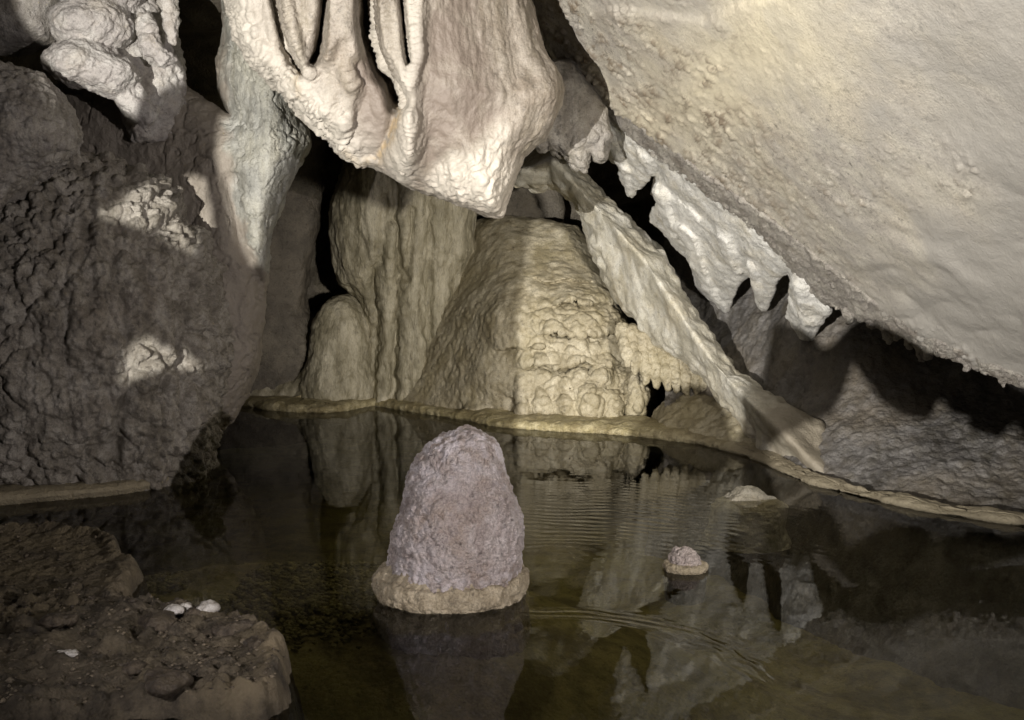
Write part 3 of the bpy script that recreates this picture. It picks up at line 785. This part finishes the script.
def waterline_ledge():
    segs = [([(205, 402), (240, 404), (268, 410), (300, 412), (330, 413), (352, 409), (375, 405), (402, 410), (430, 414), (465, 420), (500, 427), (530, 429), (560, 431), (600, 433), (640, 437), (670, 440), (700, 444), (730, 451), (760, 460), (780, 469), (800, 479), (834, 489), (870, 498), (905, 506), (940, 513), (980, 519), (1024, 525), (1100, 538)],
             'thin yellowish calcite ledge that follows the far and right waterline of the pool')]
    for q, (px, lab) in enumerate(segs):
        C = np.array([on_water(*p) for p in px], f32)
        L = np.r_[0, np.cumsum(np.linalg.norm(np.diff(C, axis=0), axis=1))]
        n = int(L[-1] / .012)
        s = np.linspace(0, L[-1], n)
        c = np.stack([np.interp(s, L, C[:, k]) for k in range(3)], 1)
        for _ in range(60): c[1:-1] = .5 * c[1:-1] + .25 * (c[:-2] + c[2:])
        tg = np.gradient(c, axis=0); tg /= np.linalg.norm(tg, axis=1, keepdims=True)
        nr = np.stack([tg[:, 1], -tg[:, 0], 0 * s], 1)        # towards the pool
        prof = [(-.45, .085), (-.10, .075), (-.03, .07), (.015, .055), (.035, .03), (.03, .005), (.0, -.02), (-.06, -.06), (-.3, -.10)]
        tt = np.linspace(0, len(prof) - 1, 26)
        pr = np.stack([np.interp(tt, np.arange(len(prof)), np.array(prof)[:, k]) for k in (0, 1)], 1)
        fade = (1 - .55 * sstep(.62, .75, s / L[-1])).astype(f32)[:, None, None]
        thin = fade
        pr = pr.copy()
        G = c[:, None, :] + nr[:, None, :] * (pr[None, :, :1] * np.where(pr[None, :, :1] < -.05, fade ** 2, 1)) + np.array([0, 0, 1], f32) * pr[None, :, 1:] * thin
        M = grid_mesh(G.astype(f32))
        if M.normals()[:, 2].mean() < 0: M.F = M.F[:, ::-1]
        M.att['dull'] = np.repeat(np.clip(.9 * sstep(.55, .72, s / L[-1]), 0, 1), len(pr))
        M.push(.03 * fbm(M.P, .35, 3, 4 + q) + .010 * fbm(M.P, .07, 3, 5) + knobs(M.P, .05, .006, 3))
        tag(link('waterline_ledge', M, M_ledge if q == 0 else M_slope, origin=tuple(C[len(C) // 2])), lab, 'calcite ledge')

def cave_wall():
    # dark far wall closing the chamber behind the formations and overhead
    n, mt = 420, 260
    th = np.linspace(-2.0, 2.0, n); t = np.linspace(0, 1, mt)
    G = np.zeros((n, mt, 3), f32)
    for j, a in enumerate(t):
        el = -.12 + a * 1.75
        r = 1.0
        G[:, j, 0] = 7.8 * np.sin(th) * np.cos(max(el, 0) * .9)
        G[:, j, 1] = 3.5 + 9.2 * np.cos(th) * np.cos(max(el, 0) * .9)
        G[:, j, 2] = 5.2 * np.sin(el)
    M = grid_mesh(G)
    P = M.P
    c = np.array([0, 3.5, 1], f32)
    if ((c - P) * M.normals()).sum(1).mean() < 0: M.F = M.F[:, ::-1]
    M.push(.45 * fbm(P, 1.6, 5, 3) + .05 * np.abs(fbm(P, .3, 3, 4)))
    tag(link('cave_wall', M, M_dark), 'dark rough cave wall closing the chamber behind the formations', 'cave wall', kind='structure')
    # dark recess walls seen in the gap at upper left and beside the column
    F = Field(215, 350, 60, 420, 10.6, 12.4, 2.2)
    poly = [(190, 40), (330, 40), (322, 200), (312, 250), (306, 300), (318, 340), (330, 440), (190, 440)]
    sd = poly_sd(poly, F.U, F.V)
    M = F.mesh(F.slab(None, 11.6 - .2 * np.sqrt(np.clip(-sd / 50, 0, 1)), .35, .15, sd=sd))
    M.push(.06 * fbm(M.P, .4, 4, 3) + .015 * np.abs(fbm(M.P, .12, 3, 9)))
    tag(link('recess_wall', M, M_dark, origin=pt(270, 300, 11.6)), 'dark recessed wall right of the pillar beside a black cleft', 'rock wall')
    # dim rock seen over the top of the mound
    F = Field(490, 566, 160, 240, 11.3, 12.6, 2.0)
    poly = [(480, 150), (556, 150), (562, 190), (568, 232), (480, 244)]
    sd = poly_sd(poly, F.U, F.V)
    M = F.mesh(F.slab(None, 12.0, .3, .12, sd=sd)); M.push(.04 * fbm(M.P, .3, 4, 3))
    tag(link('recess_rock', M, M_dark, origin=pt(525, 210, 12)), 'dim olive rock glimpsed in the opening above the mound', 'rock')

# ------------------------------------------------------------------ stalagmites
def lathe(prof, n, m, cx=None):
    pr = np.array(prof, f32)
    L = np.r_[0, np.cumsum(np.hypot(*np.diff(pr[:, :2], axis=0).T))]
    s = np.linspace(0, L[-1], m)
    z = np.interp(s, L, pr[:, 0]); r = np.interp(s, L, pr[:, 1])
    for _ in range(max(3, m // 40)):
        r[1:-1] = .5 * r[1:-1] + .25 * (r[:-2] + r[2:]); z[1:-1] = .5 * z[1:-1] + .25 * (z[:-2] + z[2:])
    off = np.interp(s, L, pr[:, 2]) if pr.shape[1] > 2 else 0 * s
    a = np.linspace(0, 2 * np.pi, n, endpoint=False)
    G = np.stack([r[None] * np.cos(a)[:, None] + off[None], r[None] * np.sin(a)[:, None], z[None] + 0 * a[:, None]], -1)
    M = grid_mesh(G, True)
    return M, np.repeat(a, m), np.tile(s / L[-1], n)

def stalagmites():
    b = Vector((float(at(452, 590, 4.8)[0]), 4.8, 0))
    root = thing('stalagmite', 'blunt pinkish white stalagmite standing in the pool on a tan ring', 'stalagmite', b)
    prof = [(-.1, .288, .02), (.03, .287, .02), (.10, .288, .02), (.16, .288, .022), (.256, .286, .026), (.34, .270, .03), (.43, .247, .03), (.52, .216, .03), (.60, .184, .036), (.655, .152, .044), (.692, .108, .052), (.712, .07, .056), (.726, .03, .058), (.729, .001, .058)]
    M, a, s = lathe(prof, 640, 420)
    M.P += np.array(b, f32)
    if M.normals()[:, 2].mean() < 0: M.F = M.F[:, ::-1]
    P = M.P; z = P[:, 2]
    low = sstep(.22, .04, z)
    h = .018 * fbm(P, .22, 3, 5) + cobble(P, .050, .008, 2) + knobs(P, .036, .010, 22) + knobs(P, .020, .006, 3) + low * cobble(P, .08, .030, 6, (1, 1, .8)) - .012 * low * np.abs(np.sin(a * 13 + 2 * fbm(P, .1, 2, 4)))
    h += .02 * sstep(.62, .70, z) * fbm(P, .08, 2, 12)
    M.push(h * sstep(.999, .95, s))
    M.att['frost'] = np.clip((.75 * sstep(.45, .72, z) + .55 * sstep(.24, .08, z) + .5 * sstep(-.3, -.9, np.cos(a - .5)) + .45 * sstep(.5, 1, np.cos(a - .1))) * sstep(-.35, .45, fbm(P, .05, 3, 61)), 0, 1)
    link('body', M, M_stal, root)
    prof = [(.150, .24), (.115, .288), (.092, .305), (.094, .316), (.092, .328), (.060, .338), (.015, .336), (-.015, .322), (-.05, .316), (-.10, .335), (-.3, .36)]
    M, a, s = lathe(prof, 640, 120)
    rr = 1 + .03 * np.sin(a * 2 + .6) + .015 * np.sin(a * 5) + .05 * fbm(np.stack([np.cos(a) * 2, np.sin(a) * 2, 0 * a], 1).astype(f32), .8, 4, 19)
    M.P[:, 2] += .020 * fbm(np.stack([np.cos(a), np.sin(a), 0 * a], 1).astype(f32), .45, 4, 29) * (M.P[:, 2] > -.02)
    M.P[:, 0] *= rr; M.P[:, 1] *= rr
    M.P += np.array(b, f32)
    if M.normals()[:200, 2].mean() < 0: M.F = M.F[:, ::-1]
    M.push(.016 * fbm(M.P, .14, 4, 5) + knobs(M.P, .030, .008, 2) + knobs(M.P, .017, .005, 4))
    link('waterline_ring', M, M_ring, root)
    # the little one
    b = on_water(686, 570); b.z = 0
    root = thing('stalagmite', 'tiny pinkish stalagmite tip barely breaking the pool surface right of the big one', 'stalagmite', b)
    M, a, s = lathe([(-.1, .080), (.02, .078), (.06, .068), (.085, .050), (.10, .025), (.104, .001)], 160, 90)
    M.P += np.array(b, f32) + np.array([0, .03, 0], f32)
    if M.normals()[:, 2].mean() < 0: M.F = M.F[:, ::-1]
    M.push((knobs(M.P, .035, .014, 2) + .016 * fbm(M.P, .08, 3, 3)) * sstep(1, .9, s))
    M.att['frost'] = np.zeros(len(M.P), f32)
    link('body', M, M_stal, root)
    M, a, s = lathe([(.03, .05), (.035, .095), (.02, .108), (-.01, .10), (-.15, .09)], 160, 40)
    M.P += np.array(b, f32) + np.array([0, .02, 0], f32)
    if M.normals()[:60, 2].mean() < 0: M.F = M.F[:, ::-1]
    M.push(.006 * fbm(M.P, .06, 3, 5) + knobs(M.P, .024, .006, 2))
    link('waterline_ring', M, M_ring, root)
    # pale rock at the pool's right
    c = on_water(748, 497)
    M, a, s = lathe([(-.3, .26), (-.06, .22), (-.02, .17), (.015, .12), (.04, .07), (.045, .001)], 160, 90)
    M.P *= np.array([1.05, .8, 1.0], f32)
    M.P += np.array(c, f32)
    if M.normals()[:, 2].mean() < 0: M.F = M.F[:, ::-1]
    M.push((.03 * fbm(M.P, .14, 4, 2) + .008 * fbm(M.P, .04, 2, 5)) * sstep(1, .9, s))
    tag(link('pool_rock', M, M_rib, origin=c), 'low grey rock rising from the water near the foot of the rib', 'rock')

# ------------------------------------------------------------------ ground and water
def bank_and_bed():
    x0, x1, y0, y1 = -2.9, -.35, 2.6, 5.7
    n, m = 330, 400
    X, Y = np.meshgrid(np.linspace(x0, x1, n, dtype=f32), np.linspace(y0, y1, m, dtype=f32), indexing='ij')
    def wp(l): return [tuple(on_water(*p, z=.05)[:2]) for p in l]
    A = wp([(-120, 528), (0, 532), (60, 530), (105, 534), (124, 548), (136, 566), (136, 590), (122, 606), (90, 612), (40, 620), (-120, 640)])
    B = wp([(-140, 600), (60, 596), (112, 598), (150, 604), (205, 612), (245, 622), (272, 636), (288, 650), (292, 668), (284, 688), (262, 702), (225, 706), (170, 706), (110, 712), (40, 724), (-140, 740)])
    Q = np.stack([X.ravel(), Y.ravel(), 0 * X.ravel()], 1)
    wob = (.05 * fbm(Q, .3, 4, 8) + .018 * fbm(Q, .07, 3, 2)).reshape(X.shape)
    sa = poly_sd(A, X, Y) + wob; sb = poly_sd(B, X, Y) + wob
    rima = np.exp(-((sa + .05) / .05) ** 2); rimb = np.exp(-((sb + .06) / .055) ** 2)
    rimb_w = sstep(-1.15, -.85, X)
    za = sstep(.16, -.05, sa) * .55 - .48 + .022 * rima
    zb = sstep(.14, -.05, sb) * .56 - .48 + .035 * rimb * rimb_w
    Z = np.maximum(za, zb)
    lum = (fbm(Q, .16, 4, 5) * .040 + knobs(Q, .10, .045, 3, keep=.35) + knobs(Q, .05, .02, 13, keep=.5) + cobble(Q, .07, .012, 14) + cobble(Q, .03, .005, 15)).reshape(X.shape)
    flatA = sstep(.02, -.12, sa) * (sb > .0)
    Z = Z + lum * sstep(.12, -.04, np.minimum(sa, sb)) * (1 - .8 * flatA) + (.012 * fbm(Q, .05, 3, 9)).reshape(X.shape)
    ed = np.minimum.reduce([X - x0, x1 - X, Y - y0, y1 - Y])
    Z = Z - .5 * sstep(.25, 0, ed) * (np.minimum(sa, sb) > 0)
    M = grid_mesh(np.stack([X, Y, Z], -1))
    if M.normals()[:, 2].mean() < 0: M.F = M.F[:, ::-1]
    nz = sstep(-.5, .3, fbm(Q, .08, 3, 44))
    M.att['rim'] = np.clip((.75 * rimb * rimb_w).ravel() * nz + .35 * rima.ravel() * nz, 0, 1)
    M.att['crust'] = np.clip(.6 * flatA.ravel() * sstep(-.6, .4, fbm(Q, .2, 3, 4)), 0, 1)
    tag(link('mud_bank', M, M_mud), kind='structure')
    bz = M.P[:, 2].reshape(n, m); mn = np.minimum(sa, sb)
    b8 = np.array([(0, 0, 1), (.9, 0, .25), (.3, .85, .2), (-.75, .5, .25), (-.7, -.55, .2), (.3, -.85, .25), (.0, 0, -.8)], f32)
    t8 = np.array([(0, 1, 2), (0, 2, 3), (0, 3, 4), (0, 4, 5), (0, 5, 1), (6, 2, 1), (6, 3, 2), (6, 4, 3), (6, 5, 4), (6, 1, 5)])
    PP, FF = [], []
    while len(PP) < 1500:
        i, j = int(rng.integers(n)), int(rng.integers(m))
        if mn[i, j] > -.03 or (sb[i, j] > 0 and rng.random() < .8): continue
        r = float(rng.uniform(.003, .010) * (2.0 if rng.random() < .06 else 1))
        q = b8 * np.array([r * rng.uniform(.8, 1.5), r, r * .7], f32) * rng.uniform(.7, 1.25, (7, 1))
        PP.append(q + np.array([X[i, j], Y[i, j], bz[i, j] + r * .25], f32)); FF.append(t8 + 7 * (len(PP) - 1))
    G_ = Mesh(np.concatenate(PP), np.concatenate(FF))
    tag(link('grit', G_, M_grit), 'brown grit and crumbs scattered over the mud bank', 'grit', kind='stuff')
    # pool floor
    X, Y = np.meshgrid(np.linspace(-9, 9, 300, dtype=f32), np.linspace(-3, 14, 300, dtype=f32), indexing='ij')
    Q = np.stack([X.ravel(), Y.ravel(), 0 * X.ravel()], 1)
    d = np.hypot((X + 1.0) / 1.7, (Y - 5.1) / 1.05)
    Z = -.80 + .66 * sstep(1.7, .5, d) + (.06 * fbm(Q, .6, 4, 3)).reshape(X.shape)
    M = grid_mesh(np.stack([X, Y, Z], -1))
    if M.normals()[:, 2].mean() < 0: M.F = M.F[:, ::-1]
    tag(link('pool_floor', M, M_bed), kind='structure')
    # gravel on the shallow part of the floor
    import itertools
    ico = bpy.data.meshes.new('tmp')
    base = np.array([(x, y, z) for x, y, z in [(0, 0, 1), (.9, 0, .25), (.3, .85, .2), (-.75, .5, .25), (-.7, -.55, .2), (.3, -.85, .25), (.0, 0, -.8)]], f32)
    tri = np.array([(0, 1, 2), (0, 2, 3), (0, 3, 4), (0, 4, 5), (0, 5, 1), (6, 2, 1), (6, 3, 2), (6, 4, 3), (6, 5, 4), (6, 1, 5)])
    bpy.data.meshes.remove(ico)
    PP, FF = [], []
    k = 0
    while k < 4600:
        px, py = rng.uniform(120, 460), rng.uniform(525, 665)
        if math.hypot((px - 265) / 190, (py - 578) / 75) > rng.uniform(.5, 1.05): continue
        p = on_water(px, py, -.14)
        r = rng.uniform(.006, .022) * (1.5 if rng.random() < .1 else 1)
        q = base * np.array([r * rng.uniform(.8, 1.5), r, r * .6], f32) * rng.uniform(.75, 1.2, (7, 1))
        an = rng.uniform(0, 6.28); c, s_ = math.cos(an), math.sin(an)
        q = np.stack([q[:, 0] * c - q[:, 1] * s_, q[:, 0] * s_ + q[:, 1] * c, q[:, 2]], 1)
        dd = math.hypot((p.x + 1.0) / 1.7, (p.y - 5.1) / 1.05)
        zz = -.80 + .66 * float(sstep(1.7, .5, np.array(dd)))
        PP.append(q + np.array([p.x, p.y, zz + .015], f32)); FF.append(tri + 7 * k); k += 1
    M = Mesh(np.concatenate(PP), np.concatenate(FF))
    tag(link('gravel', M, M_grav), 'olive gravel on the shallow pool floor left of the stalagmite', 'gravel', kind='stuff')

def stone_mesh(r, sq, seed):
    m = 36; n = 48
    prof = [(-1, .001), (-.8, .6), (-.4, .92), (0, 1), (.4, .92), (.8, .6), (1, .001)]
    M, a, s = lathe(prof, n, m)
    M.P *= np.array(sq, f32) * r
    if (M.normals() * M.P).sum(1).mean() < 0: M.F = M.F[:, ::-1]
    Q = M.P / r + seed * 7.3
    M.push(r * (.26 * fbm(Q, 1.2, 3, seed) + .10 * fbm(Q, .45, 3, seed)))
    return M

def stones():
    spec = [(174, 609, .035, M_stone, 'cream pebble at the left end of the pale pebble row on the bank', (1.3, 1, .6)),
            (186, 606, .028, M_stone, 'small off-white pebble beside the cream one on the mud bank', (1, 1, .7)),
            (194, 611, .026, M_brown, 'tan pebble low in the middle of the pale pebble row', (1.2, 1, .7)),
            (208, 608, .040, M_stone, 'brightest white stone at the right end of the pebble row on the bank', (1.2, .9, .7)),
            (157, 622, .070, M_brown, 'flat dark brown cobble just below the pale pebble row', (1.5, 1, .5)),
            (236, 628, .060, M_brown, 'brown slab stone near the outer end of the mud bank', (1.4, 1, .45)),
            (258, 645, .050, M_brown, 'rough brown stone inside the pale rim of the bank', (1, 1, .6)),
            (68, 651, .030, M_stone, 'small grey chip lying alone on the dark mud at far left', (1.6, .8, .4)),
            (135, 668, .045, M_brown, 'round dark stone in the middle of the mud bank', (1, 1, .6)),
            (165, 682, .075, M_brown, 'dark lump of rock at the near edge of the mud bank', (1.2, 1, .5)),
            (60, 620, .055, M_brown, 'dark stone where the flat upper shelf meets the lumpy mud', (1.3, 1, .5))]
    for k, (px, py, r, mat, lab, sq) in enumerate(spec):
        c = on_water(px, py, .10)
        M = stone_mesh(r, sq, 3 + k)
        an = k * 1.3; R_ = np.array([[math.cos(an) , -math.sin(an), 0], [math.sin(an), math.cos(an), 0], [0, 0, 1]], f32)
        M.P = M.P @ R_.T + np.array([c.x, c.y, .085 + r * sq[2] * .45], f32)
        tag(link('stone', M, mat, origin=c), lab, 'stone', 'stones on the mud bank')

def water():
    n = 420
    X, Y = np.meshgrid(np.linspace(-9, 9, n, dtype=f32), np.linspace(-2, 13.5, n, dtype=f32), indexing='ij')
    M = grid_mesh(np.stack([X, Y, 0 * X], -1))
    if M.normals()[:, 2].mean() < 0: M.F = M.F[:, ::-1]
    m = bpy.data.materials.new('pool_water'); m.use_nodes = True
    nt = m.node_tree; N = nt.nodes; L = nt.links
    for q in list(N): N.remove(q)
    out = N.new('ShaderNodeOutputMaterial')
    tr = N.new('ShaderNodeBsdfTransparent'); tr.inputs['Color'].default_value = (.95, .93, .80, 1)
    gl = N.new('ShaderNodeBsdfGlossy'); gl.inputs['Roughness'].default_value = .015
    fr = N.new('ShaderNodeFresnel'); fr.inputs['IOR'].default_value = 1.27
    mx = N.new('ShaderNodeMixShader')
    L.new(fr.outputs[0], mx.inputs[0]); L.new(tr.outputs[0], mx.inputs[1]); L.new(gl.outputs[0], mx.inputs[2]); L.new(mx.outputs[0], out.inputs['Surface'])
    tc = N.new('ShaderNodeTexCoord')
    def val(op, a, b=None, c=None):
        x = N.new('ShaderNodeMath'); x.operation = op
        for i, q in enumerate((a, b, c)):
            if q is None: continue
            if isinstance(q, (int, float)): x.inputs[i].default_value = q
            else: L.new(q, x.inputs[i])
        return x.outputs[0]
    wn = N.new('ShaderNodeTexNoise'); wn.inputs['Scale'].default_value = 2.2; wn.inputs['Detail'].default_value = 2
    L.new(tc.outputs['Object'], wn.inputs['Vector'])
    def dist(c):
        v = N.new('ShaderNodeVectorMath'); v.operation = 'DISTANCE'
        L.new(tc.outputs['Object'], v.inputs[0]); v.inputs[1].default_value = c
        return val('ADD', v.outputs['Value'], val('MULTIPLY', wn.outputs['Fac'], .22))
    # concentric ripples, strongest in two bands
    c1 = on_water(560, 850)
    def rings(c, wl, r0, wd, amp):
        d = dist(c)
        s = val('SINE', val('MULTIPLY', d, 6.2832 / wl))
        e = val('POWER', 2.718, val('MULTIPLY', val('POWER', val('DIVIDE', val('SUBTRACT', d, r0), wd), 2.0), -1.0))
        return val('MULTIPLY', val('MULTIPLY', s, e), amp)
    def blob(c, r):
        return val('POWER', 2.718, val('MULTIPLY', val('POWER', val('DIVIDE', dist(c), r), 2.0), -1.0))
    src = on_water(470, 700)
    r1 = rings(tuple(src), .085, (on_water(600, 520) - src).length, .9, .0010)
    r1 = val('MULTIPLY', r1, blob(tuple(on_water(630, 505)), .85))
    near = on_water(540, 690)
    r2 = rings(tuple(near), .055, (on_water(640, 612) - near).length, .06, .0014)
    r2 = val('MULTIPLY', r2, blob(tuple(on_water(680, 625)), .8))
    ns0 = N.new('ShaderNodeTexNoise'); ns0.inputs['Scale'].default_value = 5.0
    L.new(tc.outputs['Object'], ns0.inputs['Vector'])
    r1 = val('MULTIPLY', r1, val('MULTIPLY', ns0.outputs['Fac'], 2.0))
    ns = N.new('ShaderNodeTexNoise'); ns.inputs['Scale'].default_value = 3.0; ns.inputs['Detail'].default_value = 3
    L.new(tc.outputs['Object'], ns.inputs['Vector'])
    hsum = val('ADD', val('ADD', r1, r2), val('MULTIPLY', ns.outputs['Fac'], .0012))
    bu = N.new('ShaderNodeBump'); bu.inputs['Strength'].default_value = 1.0; bu.inputs['Distance'].default_value = 1.0
    L.new(hsum, bu.inputs['Height'])
    L.new(bu.outputs['Normal'], gl.inputs['Normal']); L.new(bu.outputs['Normal'], fr.inputs['Normal'])
    tag(link('water', M, m), kind='structure')

LAMP = (-2.5, -1.0, 1.3)
def light_blocker():
    """unseen slab added before the floodlight; its outline and holes shape the shadows"""
    D = .8
    def mapf(u, v, Y):
        return LAMP[0] + u / 1000 + 0 * Y, Y + 0 * u, LAMP[2] - v / 1000 + 0 * Y
    def q(az, el): 
        x = math.tan(math.radians(az)) * D
        return (x * 1000, -math.tan(math.radians(el)) * math.hypot(D, x) * 1000)
    sky = [(-40, 17), (-12, 16), (-5.5, 14.5), (-4.9, 12), (-4.3, 10.4), (-3.2, 9.8), (-1.5, 7.8), (-.2, 7.2), (.3, 8.6), (1.5, 9.2), (2.75, 8.8), (2.9, 5.7), (3.3, 3.9), (3.75, 2.1), (4.3, .7), (4.65, .8), (4.9, 1.6), (5.2, 3.2), (5.9, 5.0), (6.4, 6.3), (9.2, 6.2), (10.0, 4.9), (11.2, 4.2), (12.4, 3.7), (12.9, 1.8), (13.1, -1.5), (13.3, -4), (13.6, -7.6),
           (15, -8.2), (18, -8.2), (18.8, -8.2), (19.0, -7.4), (19.5, -6.5), (20.1, -5.5), (20.7, -4.9), (21.6, -4.7), (22.5, -4.9), (23.1, -5.5), (23.8, -6.5), (24.2, -7.2), (24.8, -6.2), (25.05, -4.8), (25.2, -1.9), (26.6, -1.9), (27.4, -2.9), (28.1, -2.7), (28.6, -2.0), (29.1, -1.5), (30.6, -1.5), (32.2, -2.2), (33.6, -3.0), (35.6, -4.2), (37.2, -4.8), (39.5, -5.2), (41.5, -3), (43, 3), (45, 9), (48, 14), (62, 18), (62, -30), (-40, -30)]
    F = Field(-720, 1560, -240, 480, -.05, .05, 2.6, LAMP[1] + D, mapf, .001)
    sd = poly_sd([q(*p) for p in sky], F.U, F.V)
    for hole in HOLES:
        sd = np.maximum(sd, -poly_sd([q(*p) for p in hole], F.U, F.V))
    M = F.mesh(F.slab(None, F.yref, .014, .008, sd=sd))
    M.push(.0015 * fbm(M.P, .05, 3, 3))
    tag(link('shadow_slab', M, M_bould, origin=(-2.2, -.2, .9)), 'unseen slab added behind the viewpoint to shape the floodlight and its shadows', 'stone slab')
def aim(px, py, Y):
    p = pt(px, py, Y) - Vector(LAMP)
    return (math.degrees(math.atan2(p.x, p.y)), math.degrees(math.atan2(p.z, math.hypot(p.x, p.y))))
HOLES = [[aim(*p) for p in [(86, 214, 6.68), (108, 200, 6.68), (122, 184, 6.73), (140, 176, 6.78), (160, 180, 6.83), (170, 203, 6.93), (179, 226, 7.03), (186, 244, 7.03), (186, 258, 6.98), (180, 257, 6.93), (166, 250, 6.83), (146, 236, 6.73), (118, 226, 6.68)]],
         [aim(p[0], p[1], float(slopeY(*p))) for p in [(765, 446), (790, 432), (826, 412), (838, 388), (850, 352), (864, 378), (884, 404), (905, 417), (922, 420), (934, 396), (940, 384), (952, 410), (962, 420), (970, 396), (976, 432), (992, 440), (1006, 424), (1014, 416), (1030, 438), (1056, 452), (1070, 520), (1024, 525), (940, 513), (870, 498), (800, 480), (775, 466)]],
         [aim(*p) for p in [(104, 388, 6.48), (116, 346, 6.48), (130, 338, 6.48), (140, 352, 6.53), (152, 348, 6.53), (160, 362, 6.53), (178, 366, 6.63), (176, 376, 6.63), (150, 370, 6.53), (125, 378, 6.48)]]]

import time
_t = time.time()
for fn in (ceiling, lip, curtain, left_curtain, drapery, pillar, flowstone_left, upper_left_rocks, back_column, back_mound, rib, right_slope, waterline_ledge, cave_wall, stalagmites, bank_and_bed, stones, water, light_blocker):
    fn()
    print('BUILT', fn.__name__, round(time.time() - _t, 1))

# ------------------------------------------------------------------ camera, light, render settings
cam = bpy.data.cameras.new('camera'); co = bpy.data.objects.new('camera', cam); COL.objects.link(co)
cam.sensor_width = 36; cam.lens = 36 * FPX / W; cam.clip_end = 200; cam.clip_start = .05
co.location = (0, 0, CAMZ); co.rotation_euler = (math.radians(90) - PITCH, 0, 0)
scene.camera = co

world = bpy.data.worlds.new('World'); scene.world = world; world.use_nodes = True
bg = world.node_tree.nodes['Background']; bg.inputs['Color'].default_value = (.9, .9, 1, 1); bg.inputs['Strength'].default_value = .02

def spot(name, loc, target, watts, col, size, blend=.3, radius=.03):
    l = bpy.data.lights.new(name, 'SPOT'); l.energy = watts; l.color = col; l.spot_size = math.radians(size); l.spot_blend = blend; l.shadow_soft_size = radius
    o = bpy.data.objects.new(name, l); COL.objects.link(o); o.location = loc
    d = Vector(target) - Vector(loc); o.rotation_euler = d.to_track_quat('-Z', 'Y').to_euler()
    return o
spot('floodlight', LAMP, (.3, 7.5, 2.3), 5000, (1, .95, .87), 66, .9, .004)
spot('fill_right', (2.8, .3, 1.25), (-1.3, 6.6, .8), 760, (1, .91, .88), 52, 1.0, .02)  # added fill light raking the dome and stalagmite from the right
spot('fill_left', (-2.4, .6, 2.0), (-.5, 4.9, .2), 420, (1, .92, .90), 36, 1.0, .02)  # added fill light for the stalagmite and shallows from the left
spot('fill_back', (2.2, -.6, 1.3), (-.15, 10.4, .95), 2700, (1, .93, .81), 25, 1.0, .12)  # added fill light to brighten the back column and mound

scene.render.engine = 'CYCLES'
scene.cycles.use_denoising = True
scene.cycles.max_bounces = 6; scene.cycles.diffuse_bounces = 3; scene.cycles.transparent_max_bounces = 8
scene.cycles.caustics_reflective = False; scene.cycles.caustics_refractive = False
vs = scene.view_settings
vs.view_transform = 'Standard'; vs.look = 'None'; vs.gamma = 1; vs.use_curve_mapping = False; vs.exposure = 0
